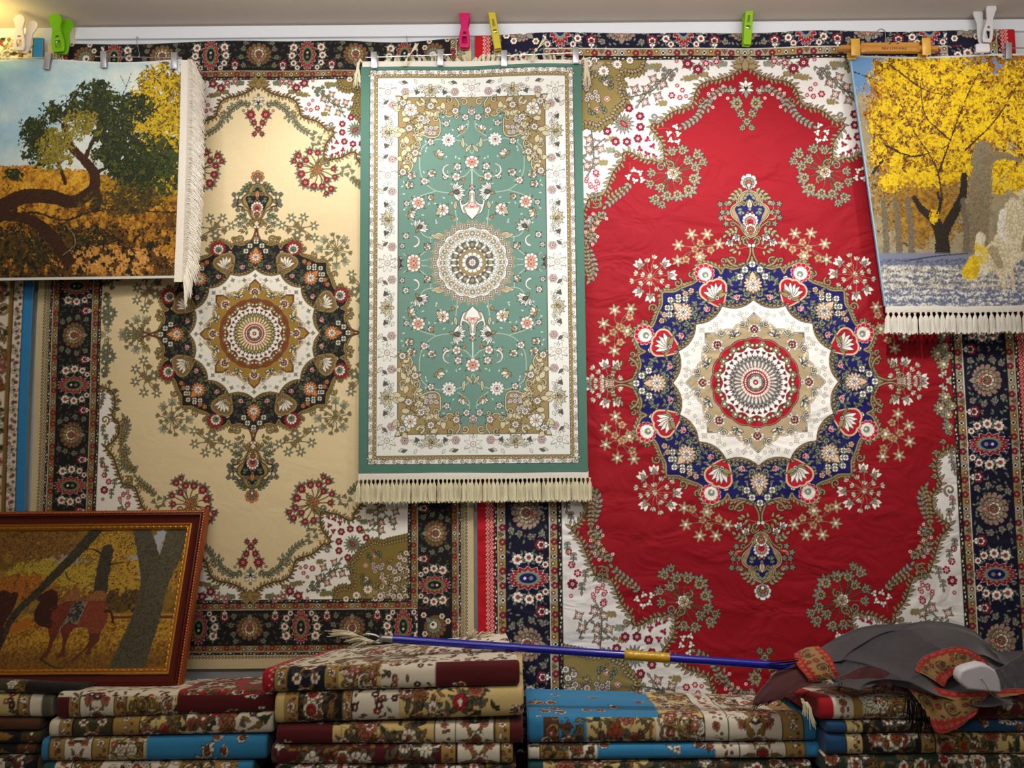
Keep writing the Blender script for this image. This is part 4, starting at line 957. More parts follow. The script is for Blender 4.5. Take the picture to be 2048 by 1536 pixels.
# ---------------------------------------------------------------- mesh helpers
def link(name,me,mat,parent=None):
    o=bpy.data.objects.new(name,me);COL.objects.link(o)
    if mat is not None and not me.materials:me.materials.append(mat)
    if parent is not None:o.parent=parent
    return o
def raw_mesh(name,V,Fq,colors=None,tris=None,ngons=None):
    """V (n,3), Fq (m,4) quads, optional tris and n-gons, optional colour per vertex"""
    me=bpy.data.meshes.new(name);V=np.asarray(V,np.float32);me.vertices.add(len(V));me.vertices.foreach_set('co',V.ravel())
    loops=[np.asarray(Fq,np.int32).ravel()] if len(Fq) else [];cnt=[4]*0;tot=np.full(len(Fq),4,np.int32)
    if tris is not None and len(tris):loops.append(np.asarray(tris,np.int32).ravel());tot=np.r_[tot,np.full(len(tris),3,np.int32)]
    for g in ngons or []:loops.append(np.asarray(g,np.int32));tot=np.r_[tot,[len(g)]]
    lp=np.concatenate(loops).astype(np.int32);me.loops.add(len(lp));me.loops.foreach_set('vertex_index',lp)
    st=np.r_[0,np.cumsum(tot)[:-1]].astype(np.int32);me.polygons.add(len(tot));me.polygons.foreach_set('loop_start',st)
    try:me.polygons.foreach_set('loop_total',tot.astype(np.int32))
    except Exception:pass
    if colors is not None:
        a=me.color_attributes.new('knot_colour','BYTE_COLOR','POINT');c=np.ones((len(V),4),np.float32);c[:,:3]=colors
        a.data.foreach_set('color_srgb',c.ravel())
    me.update(calc_edges=True);me.validate() if len(V)<2000 else None
    return me
def grid_faces(ny,nx,base=0):
    i=(np.arange(ny-1)[:,None]*nx+np.arange(nx-1)[None]).ravel()+base
    return np.stack([i,i+1,i+nx+1,i+nx],1)
def sheet_mesh(name,P,C,off,backcol='8c8064',edgecol=None):
    """a woven sheet: front grid P (ny,nx,3) with knot colours C, side walls and a back, thickness vector off"""
    ny,nx=P.shape[:2];V=[P.reshape(-1,3)];K=[C.reshape(-1,3)];Fs=[grid_faces(ny,nx)]
    idx=np.arange(ny*nx).reshape(ny,nx)
    loop=np.r_[idx[0,:],idx[1:,-1],idx[-1,-2::-1],idx[-2:0:-1,0]];n=len(loop);b=ny*nx
    off=np.asarray(off,np.float32)
    V.append(V[0][loop]+off);e=K[0][loop] if edgecol is None else np.tile(hx(edgecol),(n,1));K.append(e)
    j=np.arange(n);Fs.append(np.stack([loop,b+j,b+(j+1)%n,loop[(j+1)%n]],1)[:,::-1])
    ky=np.unique(np.r_[np.arange(0,ny,max(1,ny//30)),ny-1]);kx=np.unique(np.r_[np.arange(0,nx,max(1,nx//30)),nx-1])
    Q=P[np.ix_(ky,kx)].reshape(-1,3)+off*1.0;b2=b+n;V.append(Q);K.append(np.tile(hx(backcol),(len(Q),1)))
    Fs.append(grid_faces(len(ky),len(kx),b2)[:,::-1])
    return raw_mesh(name,np.concatenate(V),np.concatenate(Fs),np.concatenate(K))
def tag(o,label=None,cat=None,group=None,kind=None):
    if label:o['label']=label
    if cat:o['category']=cat
    if group:o['group']=group
    if kind:o['kind']=kind
    return o
def empty(name,loc_=(0,0,0),parent=None):
    o=bpy.data.objects.new(name,None);COL.objects.link(o);o.location=loc_;o.empty_display_size=.05
    if parent:o.parent=parent
    return o
class MB:
    """collects tubes, boxes, lathes into one mesh"""
    def __init__(s):s.V=[];s.F=[];s.n=0;s.N=[]
    def add(s,V,F,ng=()):
        s.V.append(np.asarray(V,float));s.F+= [tuple(i+s.n for i in f) for f in F];s.N+=[tuple(i+s.n for i in f) for f in ng];s.n+=len(V)
    def box(s,c,d,rot=None,bev=0.):
        x,y,z=[k/2 for k in d];b=min(bev,x*.9,y*.9,z*.9)
        if b<=0:V=[(i*x,j*y,k*z) for i in(-1,1) for j in(-1,1) for k in(-1,1)];F=[(0,1,3,2),(4,6,7,5),(0,4,5,1),(2,3,7,6),(0,2,6,4),(1,5,7,3)];N=()
        else:
            # rounded slab: octagonal ring in x,z, chamfered in y
            R=[(x-b,z),(x,z-b),(x,-z+b),(x-b,-z),(-x+b,-z),(-x,-z+b),(-x,z-b),(-x+b,z)];V=[]
            for yy,s_ in((-y,1-b/min(x,z)*.6),(-y+b,1),(y-b,1),(y,1-b/min(x,z)*.6)):
                V+=[(p*s_ if abs(s_-1)>0 else p,yy,q*s_) for p,q in R]
            F=[(k*8+i,k*8+(i+1)%8,k*8+8+(i+1)%8,k*8+8+i) for k in range(3) for i in range(8)];N=[tuple(range(8))[::-1],tuple(range(24,32))]
        V=np.array(V,float)
        if rot is not None:V=V@np.array(rot.to_3x3()).T
        s.add(V+np.array(c),F,N);return s
    def tube(s,P,r,n=8,caps=True,flat=1.):
        P=[np.array(p,float) for p in P];m=len(P);rs=r if hasattr(r,'__len__') else [r]*m;V=[]
        up=None
        for i in range(m):
            d=P[min(i+1,m-1)]-P[max(i-1,0)];d/=np.linalg.norm(d)+1e-12
            if up is None:up=np.array([0,0,1.]) if abs(d[2])<.9 else np.array([1.,0,0])
            a=np.cross(d,up);a/=np.linalg.norm(a)+1e-12;b=np.cross(a,d);up=b
            for k in range(n):
                t=2*math.pi*k/n;V.append(P[i]+rs[i]*(a*math.cos(t)+b*math.sin(t)*flat))
        Fq=[(i*n+k,i*n+(k+1)%n,(i+1)*n+(k+1)%n,(i+1)*n+k) for i in range(m-1) for k in range(n)]
        s.add(V,Fq,[tuple(range(n))[::-1],tuple(range((m-1)*n,m*n))] if caps else ());return s
    def sphere(s,c,r,sc=(1,1,1),n=12,m=8):
        V=[(0,0,1)]+[(math.sin(math.pi*j/m)*math.cos(2*math.pi*i/n),math.sin(math.pi*j/m)*math.sin(2*math.pi*i/n),math.cos(math.pi*j/m)) for j in range(1,m) for i in range(n)]+[(0,0,-1)]
        Fq=[(1+(j-1)*n+i,1+j*n+i,1+j*n+(i+1)%n,1+(j-1)*n+(i+1)%n) for j in range(1,m-1) for i in range(n)]
        ng=[(0,1+i,1+(i+1)%n) for i in range(n)]+[(len(V)-1,1+(m-2)*n+(i+1)%n,1+(m-2)*n+i) for i in range(n)]
        s.add(np.array(V)*np.array(sc)*r+np.array(c),Fq,ng);return s
    def mesh(s,name,smooth_=True):
        me=raw_mesh(name,np.concatenate(s.V),np.array(s.F,np.int32).reshape(-1,4),ngons=s.N)
        if smooth_:me.set_sharp_from_angle(angle=math.radians(40))
        else:me.polygons.foreach_set('use_smooth',[False]*len(me.polygons))
        return me
    def obj(s,name,mat,parent=None,smooth_=True):return link(name,s.mesh(name,smooth_),mat,parent)
def outline_mesh(name,outer,holes,thick,bevel=.0008):
    """flat shape in x,z with holes, given thickness along y, rounded edges"""
    cu=bpy.data.curves.new(name,'CURVE');cu.dimensions='2D';cu.fill_mode='BOTH';cu.extrude=thick/2-bevel;cu.bevel_depth=bevel;cu.bevel_resolution=2;cu.offset=-bevel
    for P in [outer]+holes:
        sp=cu.splines.new('POLY');sp.points.add(len(P)-1)
        for i,q in enumerate(P):sp.points[i].co=(q[0],q[1],0,1)
        sp.use_cyclic_u=True
    o=bpy.data.objects.new('tmp',cu);COL.objects.link(o);dg=bpy.context.evaluated_depsgraph_get()
    me=bpy.data.meshes.new_from_object(o.evaluated_get(dg));bpy.data.objects.remove(o);bpy.data.curves.remove(cu)
    me.transform(Matrix(((1,0,0,0),(0,0,-1,0),(0,1,0,0),(0,0,0,1))));me.name=name
    me.set_sharp_from_angle(angle=math.radians(50));return me
def ell(cx,cy,a,b,n=20,t0=0,t1=2*math.pi):return [(cx+a*math.cos(t0+(t1-t0)*i/n),cy+b*math.sin(t0+(t1-t0)*i/n)) for i in range(n)]
# ---------------------------------------------------------------- the room
XL,XR,YF,ZC=-3.2,3.2,-3.6,pw(1000,48,0.)[1]
def slab(name,lo,hi,mat):
    b=MB();b.box([(a+c)/2 for a,c in zip(lo,hi)],[c-a for a,c in zip(lo,hi)]);return tag(b.obj(name,mat,None,False),kind='structure')
m_wall=plain('wall_paint','c9ccd0',.75,0,.3,.02,8);m_ceil=plain('ceiling_paint','bdb2a6',.8,0,.2,.03,3)
slab('wall_back',(XL,0,0),(XR,.12,ZC),m_wall);slab('ceiling',(XL,YF,ZC),(XR,.12,ZC+.12),m_ceil)
slab('floor',(XL,YF,-.1),(XR,.12,0),plain('floor_tile','6a6258',.4,0,.4,.1,4));slab('wall_left',(XL-.12,YF,-.1),(XL,.12,ZC+.12),plain('side_wall_paint','b8a98c',.8,0,.3,.03,5));slab('wall_right',(XR,YF,-.1),(XR+.12,.12,ZC+.12),MATS['side_wall_paint'])
slab('trim_2',(pw(152,66,-.01)[0],-.014,pw(152,82,0)[1]),(XR,-.0005,pw(152,59,0)[1]-.0),plain('white_batten','d2d6dc',.6,0,.3,.02,8))
slab('display_bench',(XL,-.52,0),(XR,-.0005,.44),plain('bench_paint','3a2e24',.6,0,.3,.1,6))  # unseen bench that carries the piles of folded rugs
# ---------------------------------------------------------------- hanging rugs
def knots_full(c,v0,v1,u0,u1,step,RMx,top):
    """crop of the mirrored design; v measured from the centre"""
    K=quad4(c.knots());h,w=K.shape[:2]
    i0=int(h/2+v0/step);i1=int(h/2+v1/step);j0=int(w/2+u0/step);j1=int(w/2+u1/step)
    i0,j0=max(0,i0),max(0,j0);i1,j1=min(h,i1),min(w,j1)
    return K[i0:i1,j0:j1],(np.arange(i0,i1)+.5-h/2)*step,(np.arange(j0,j1)+.5-w/2)*step
def hang(name,pal_canvas,step,scale,centre,Y0,vr,ur,mat,thick,waves,label,cat,fold=True,backcol='8c8064',edge=None,seed=0):
    K,v,u=knots_full(pal_canvas,vr[0],vr[1],ur[0],ur[1],step,0,0)
    cx,cz=pw(*centre,Y0);Uu,Vv=np.meshgrid(u*U*scale,v*U*scale);n=len(v)
    g=np.random.default_rng(seed);X=cx+Uu;Z=cz+Vv;Y=np.full_like(X,Y0)
    top=Vv.max();d=top-Vv
    # gravity folds hang straight down from the pegs and fade towards the bottom
    for k in range(7):
        f=g.uniform(3,9);Y=Y-waves*g.uniform(.2,1)/5*(1+np.sin(Uu*f*2+g.uniform(0,6)))*np.exp(-d*.7)
    for k in range(5):
        fx,fz=g.uniform(-5,5),g.uniform(-9,9);Y=Y-waves*.22*(1+np.sin(Uu*fx+Vv*fz+g.uniform(0,6)))/1.5
    Z=Z-.004*(np.sin(Uu*7+seed)+.5*np.sin(Uu*13+1))*np.exp(-d*6)
    if fold:
        r=.012;arc=np.clip(.019-d,0,.019);a=arc/r;zt=cz+top-.019
        Y=np.where(d<.019,Y+r*(1-np.cos(a)),Y);Z=np.where(d<.019,Z-(Z-zt)+r*np.sin(a)-.004*(np.sin(Uu*7+seed)+.5*np.sin(Uu*13+1)),Z)
    P=np.stack([X,Y,Z],-1).astype(np.float32);base=(float(cx),Y0,float(Z.min()));P=P-np.array(base,np.float32)
    me=sheet_mesh(name,P,K,(0,thick,0),backcol,edge);root=empty(name,base);tag(root,label,cat)
    o=link('pile',me,mat,root);return root,o,(cx,cz)
PX=lambda p:p*U
red_c=big_rug(RED,1.05)
red_root,_,_=hang('wall_rug',red_c,1.05,1.,(1510,765),-.022,(-745,727),(-553,553),pile('red_velvet_pile',.03,.35),.010,.010,'large crimson rug with navy and white central medallion, hung on the wall','rug',seed=3,backcol='6a5c48')
bei_c=big_rug(BEI,1.25)
bei_root,_,_=hang('wall_rug',bei_c,1.25,.787,(511,668),-.020,(-827,776),(-560,560),pile('beige_pile',.1,.08),.009,.008,'large beige rug with black and gold round medallion, pegged high on the wall','rug',seed=5,backcol='8c8064')
del red_c,bei_c
gr_c=green_rug(.95)
gr_root,_,(gcx,gcz)=hang('wall_rug',gr_c,.95,1.,(945,526),-.062,(-412,404),(-223,223),pile('green_pile',.15,.05),.008,.006,'narrow green rug with white floral border hanging from wire clips, tassels at its foot','rug',fold=False,seed=9,edge='5a9a82')
del gr_c
gb=gr_root.location
m_cot=plain('cotton_fringe','c9c2a4',.85,0,.2,.12,300,bump=.3);m_cot2=plain('white_cotton','cfcbc0',.85,0,.2,.1,300,bump=.3);m_silk=plain('silky_fringe','ddd6ca',.6,0,.35,.12,200)
def band(name,x0,x1,z0,z1,y,th,mat,parent,sag=0.,n=60,ro=(0,0,0)):
    b=MB();V=[];
    for i in range(n+1):
        t=i/n;x=x0+(x1-x0)*t;s_=sag*math.sin(t*9)+sag*.6*math.sin(t*23+1)
        for (yy,zz) in((y,z0+s_),(y-th*.2,(z0+z1)/2+s_),(y,z1+s_),(y+th,z1+s_),(y+th,z0+s_)):V.append((x,yy,zz))
    Fq=[(i*5+k,i*5+(k+1)%5,(i+1)*5+(k+1)%5,(i+1)*5+k) for i in range(n) for k in range(5)]
    b.add(np.array(V)-np.array(ro),Fq,[(4,3,2,1,0),tuple(n*5+k for k in range(5))]);return b.obj(name,mat,parent)
def tassel_mesh(name,L,w,seed,n=14):
    g=random.Random(seed);b=MB()
    m=16;prof=[(0,.2),(.05,.27),(.1,.17),(.15,.15),(.22,.32),(.36,.47),(.7,.50),(1.0,.56)]
    V=[]
    for t,r in prof:
        for k in range(m):
            a=2*math.pi*k/m;fl=1+(.16*math.cos(a*7+seed) if t>.12 else 0)+(g.uniform(-.07,.07) if t>.12 else 0)
            V.append((w*r*math.cos(a)*fl+.0006*math.sin(t*5+seed),w*.55*r*math.sin(a)*fl,-L*t-(g.uniform(0,L*.12) if t==1 else 0)))
    b.add(V,[(i*m+k,(i+1)*m+k,(i+1)*m+(k+1)%m,i*m+(k+1)%m) for i in range(len(prof)-1) for k in range(m)],[tuple(range(m)),tuple((len(prof)-1)*m+k for k in range(m))[::-1]])
    for k in range(n):
        x=g.uniform(-.5,.5)*w;y=-w*g.uniform(.15,.36);b.tube([(x*.3,y*.5,-L*.14),(x*.8,y*1.1,-L*.45),(x*1.05+g.uniform(-.05,.05)*w,y,-L*.8),(x*1.15+g.uniform(-.2,.2)*w,y*.8,-L*g.uniform(.98,1.12))],[w*.035]*3+[w*.02],4,False)
    return b.mesh(name)
def tassels(parent,xs,z,y,L,w,mat,lean=lambda x:0,nv=5,flip=False):
    ms=[tassel_mesh('tassel',L,w,s+1) for s in range(nv)];g=random.Random(7);o=parent.location
    for i,x in enumerate(xs):
        t=link('tassel',ms[i%nv],mat,parent);t.location=(x-o[0],y-o[1]+g.uniform(-.0015,.0015),z(x)-o[2]);t.rotation_euler=(g.uniform(-.04,.04)-.02,(math.pi if flip else 0)+lean(x)+g.uniform(-.05,.05),g.uniform(-.4,.4))
zb=gcz-412*U
band('selvage',gcx-223*U,gcx+223*U,zb-13*U,zb+.5*U,-.066,.006,m_cot2,gr_root,.0006,60,gb)
zt=gcz+404*U
band('selvage',gcx-221*U,gcx+222*U,zt-1*U,zt+11*U,-.064,.005,m_cot2,gr_root,.0012,60,gb)
xs=[gcx+(-222+i*447/55.)*U for i in range(56)]
tassels(gr_root,xs,lambda x:zb-12*U,-.066,42*U,8.6*U,m_cot,lambda x:-(x-gcx)*.06)
g=random.Random(3)
ms=[tassel_mesh('tassel',15*U,7*U,s+20,8) for s in range(4)]
for i in range(36):     # the fringe folded over behind the top edge
    x=gcx+(-190+i*382/36.+g.uniform(-3,3))*U;t=link('tassel',ms[i%4],m_cot,gr_root);t.location=(x-gb[0],-.056-gb[1],zt+9*U-gb[2]);t.rotation_euler=(g.uniform(-.3,.3),math.pi+g.uniform(-1.1,1.1),g.uniform(0,3))
for sx,x in((-1,gcx-224*U),(1,gcx+226*U)):
    b=MB()
    for k in range(26):
        a=g.uniform(-.5,.5);x2=x+sx*(6+g.uniform(-8,10))*U
        b.tube([(x-sx*6*U,-.062,zt+8*U),(x+sx*1*U,-.068,zt+(14+g.uniform(-3,3))*U),(x+sx*5*U+g.uniform(-3,3)*U,-.07,zt+(2+g.uniform(-6,6))*U),(x2,-.066,zt-g.uniform(22,48)*U)],[.0016,.0016,.0013,.0008],5)
    o=b.obj('corner_tuft',m_cot,gr_root);o.location=[-k for k in gb]
# small rug edges seen at both ends of the wall
def edge_rug(name,xr,yr,W,zb_,zt_,Y,label,bands,seed):
    x1=pw(xr,yr,Y)[0];x0=x1-W;c=folded_canvas(W/U,(zt_-zb_)/U,bands,2.2,seed);K=c.knots()[:,:]
    ny,nx=K.shape[:2];X,Z=np.meshgrid(np.linspace(x0,x1,nx),np.linspace(zb_,zt_,ny));Yy=Y-.004*(1+np.sin(X*9+Z*2))-.003*np.sin(Z*5)
    P=np.stack([X-x0,Yy-Y,Z-zb_],-1);root=empty(name,(x0,Y,zb_));tag(root,label,'rug');link('pile',sheet_mesh(name,P,K,(0,.008,0)),pile('pale_pile',.1,.05),root)
FP['sky']='2a7ab0'
edge_rug('wall_rug',64,700,.62,.5,pw(30,78,-.03)[1],-.03,'pale rug with light blue edge stripe, beside the beige rug',
 [(0,180,'white','rose'),(180,222,'tan','plain'),(222,296,'wh','scroll'),(296,304,'gold','plain'),(304,325,'wh','guard'),(325,344,'sky','plain')],4)
edge_rug('wall_rug',2200,150,.20,.9,pw(2046,58,-.02)[1],-.026,'pale rug edge showing at the top beside the crimson rug',[(0,14,'white','plain'),(14,111,'black','rose')],6)
# ---------------------------------------------------------------- woven pictures
def picture_rug(name,pt,corners,Y0,mat,nx,ny,rimcol,label,border,curl=0.,seed=1,top_sag=0.):
    """corners in the photograph: TL,TR,BR,BL"""
    s,t=np.meshgrid(np.linspace(0,1,nx),np.linspace(0,1,ny));TL,TR,BR,BL=[np.array(c,float) for c in corners]
    PXc=((1-s)*(1-t))[...,None]*TL+(s*(1-t))[...,None]*TR+(s*t)[...,None]*BR+((1-s)*t)[...,None]*BL
    px,py=PXc[...,0],PXc[...,1];py=py+top_sag*np.sin(s*8+seed)*(1-t)
    i=np.clip(((py-pt.y0)*pt.d).astype(int),0,pt.h-1);j=np.clip(((px-pt.x0)*pt.d).astype(int),0,pt.w-1);C=pt.a[i,j].copy()
    for side,wd_,cl in border:
        m={'L':s*nx<wd_,'R':s*nx>nx-wd_,'T':t*ny<wd_,'B':t*ny>ny-wd_}[side];C[m]=hx(cl)
    Y=Y0-.006*(1+np.sin(s*7+t*3+seed))-curl*np.clip(s*1.0-.0,0,1)**6*0-.004*np.sin(s*15+1)*(1-t)
    Y=Y-curl*(np.clip((s-.8)/.2,0,1)**2)*t
    a=np.array([[RT[k],-UP[k],FW[k]] for k in range(3)])
    D=FW[None,None,:]+((px-1024)/F)[...,None]*RT-((py-768)/F)[...,None]*UP
    q=(Y-CAM[1])/D[...,1];P=CAM+q[...,None]*D
    base=P.reshape(-1,3).min(0);base[1]=Y0;root=empty(name,tuple(base));tag(root,label,'rug')
    P=P-base
    P=P[::-1];C=C[::-1]
    link('pile',sheet_mesh(name,P,C,(0,.007,0),'a09880',rimcol),mat,root);return root
pt=paint_oasis()
ro=picture_rug('picture_rug',pt,[(-85,122),(364,120),(352,556),(-85,562)],-.085,pile('picture_pile',.05,.0,.25),430,400,'c8c6bc','woven picture rug of a gnarled green tree under blue sky, silky fringe down one side',[('B',5,'cfcec6'),('T',3,'c8cac4')],.03,2,4)
b=MB();g=random.Random(12);bl=np.array(ro.location)
def fr(x,y,Y):return np.array(P3(x,y,Y))-bl
N_=46
V=[]
for i in range(N_+1):
    t=i/N_;xe=364-12*t**1.5;y=120+440*t;Y=-.095-.03*t
    for dx,dy_ in((-2,0),(14,-.003),(16,.0),(14,.004),(-2,.004)):V.append(fr(xe+dx-2*t,y+(4 if t>.95 else 0),Y+dy_))
b.add(V,[(i*5+k,(i+1)*5+k,(i+1)*5+(k+1)%5,i*5+(k+1)%5) for i in range(N_) for k in range(5)],[(0,1,2,3,4),tuple(N_*5+k for k in range(5))[::-1]]);b.obj('selvage',m_silk,ro)
b=MB()
for i in range(1300):
    t=i/1300;xe=377-12*t**1.5;y=118+440*t;Y=-.097-.03*t;w=g.uniform(.75,1.15)*(1 if t>.06 else .55+t*7)
    dr=g.uniform(14,34)+(30*max(0,t-.86)/.14);ln=w*(32-6*abs(t-.5)-(24*max(0,t-.9)/.1))
    b.tube([fr(xe-1,y,Y),fr(xe+ln*.35,y+dr*.12-2,Y-.008*g.random()),fr(xe+ln*.75,y+dr*.5,Y-.012*g.random()),fr(xe+ln,y+dr,Y-.006+g.uniform(-.01,.006))],[.0014,.0013,.0012,.0006],4,False)
b.obj('fringe',m_silk,ro)
pt=paint_poplars()
rp=picture_rug('picture_rug',pt,[(1698,113),(2112,108),(2118,618),(1769,612)],-.085,MATS['picture_pile'],400,480,'9ab0c0','woven picture rug of yellow autumn poplars with pale grazing camels, hanging from the wooden hanger',[('L',4,'86a6bc'),('T',4,'b8bab4')],0,5,2)
rb=np.array(rp.location)
x0,z0=pw(1770,617,-.09);x1,_=pw(2118,624,-.09)
band('selvage',x0,x1,z0-9*U,z0+3*U,-.096,.006,m_cot2,rp,.0015,40,rb)
tassels(rp,[x0+(4+i*10.6)*U for i in range(33)],lambda x:z0-8*U+.0015*math.sin(x*30),-.094,40*U,10.5*U,m_cot2,lambda x:.03)
del pt
# ---------------------------------------------------------------- framed picture
def framed():
    Yt,Yb=-.05,-.235
    xr,zt_=pw(420,1022,Yt);_,zb_=pw(370,1380,Yb);H=math.hypot(zt_-zb_,Yb-Yt);W=1.02;th=math.atan2(Yt-Yb,zt_-zb_)
    root=empty('framed_picture',(xr-W,Yb,zb_));root.rotation_euler=(-th,0,math.radians(0));tag(root,'woven camel picture in a dark red and gilt frame, leaning on the wall','picture')
    wood=plain('frame_mahogany','4a100a',.3,0,.5,.1,20);gilt=plain('frame_gilt','cc8e38',.3,.75,.5,.25,90);rope=plain('frame_rope','9a4e26',.35,.5,.5,.2,120)
    def ring(name,prof,mat,n=1,rope_=False):
        # prof: (inset, depth) outside to inside ; mitred ring
        b=MB();cs=[(0,0,1,1),(W,0,-1,1),(W,H,-1,-1),(0,H,1,-1)];V=[]
        for x,z,sx,sz in cs:
            for i,d in prof:V.append((x+sx*i,-d,z+sz*i))
        m=len(prof);b.add(V,[(c*m+k,((c+1)%4)*m+k,((c+1)%4)*m+k+1,c*m+k+1) for c in range(4) for k in range(m-1)]);return b.obj(name,mat,root)
    ring('outer_edge',[(.012,0),(0,0),(0,.018),(.002,.022),(.006,.022)],rope)
    ring('wood_moulding',[(.006,.02),(.014,.022),(.015,.03),(.019,.031),(.021,.026),(.033,.018),(.045,.017),(.047,.02)],wood)
    ring('gilt_moulding',[(.046,.017),(.047,.023),(.050,.025),(.053,.023),(.054,.019),(.059,.019),(.062,.016),(.065,.0155),(.067,.011)],gilt)
    # twisted rope bead and carved inner bead
    for nm,ins,dep,r,mat,kk in(('rope_bead',.0095,.0235,.0042,rope,700.),('carved_bead',.0595,.0195,.0032,gilt,330.)):
        b=MB()
        for (ax,az,bx,bz) in((ins,ins,W-ins,ins),(W-ins,ins,W-ins,H-ins),(W-ins,H-ins,ins,H-ins),(ins,H-ins,ins,ins)):
            L=math.hypot(bx-ax,bz-az);n=int(L/.0016);V=[];m=7;dx,dz=(bx-ax)/L,(bz-az)/L
            for i in range(n+1):
                s_=L*i/n
                for k in range(m):
                    a=math.pi*(k/(m-1));rr=r*(1+.24*math.sin(s_*kk+a*2.2))
                    V.append((ax+dx*s_-dz*rr*math.cos(a),-dep+.001-rr*math.sin(a),az+dz*s_+dx*rr*math.cos(a)))
            b.add(V,[(i*m+k,(i+1)*m+k,(i+1)*m+k+1,i*m+k+1) for i in range(n) for k in range(m-1)])
        b.obj(nm,mat,root)
    p=paint_camels();nx,nz=520,300;I=.066
    xx=np.linspace(I,W-I,nx);zz=np.linspace(I,H-I,nz);X,Z=np.meshgrid(xx,zz)
    # picture window in the photograph: right 352, top 1056, bottom 1340; real width from the same scale
    wpx=(W-2*I)/(H-2*I)*(1340-1058);px=352-(W-I-X)/(W-2*I)*wpx;py=1340-(Z-I)/(H-2*I)*(1340-1056)
    j=np.clip(((px-p.x0)*p.d).astype(int),0,p.w-1);i=np.clip(((py-p.y0)*p.d).astype(int),0,p.h-1);C=p.a[i,j]
    P=np.stack([X,np.full_like(X,-.0105),Z],-1);link('picture',sheet_mesh('picture',P,C,(0,.004,0)),MATS['picture_pile'],root)
    b=MB();b.box((W/2,-.003,H/2),(W-.02,.005,H-.02));b.obj('backing',plain('backing_board','3a2a1c',.8),root,False)
    return root
framed()
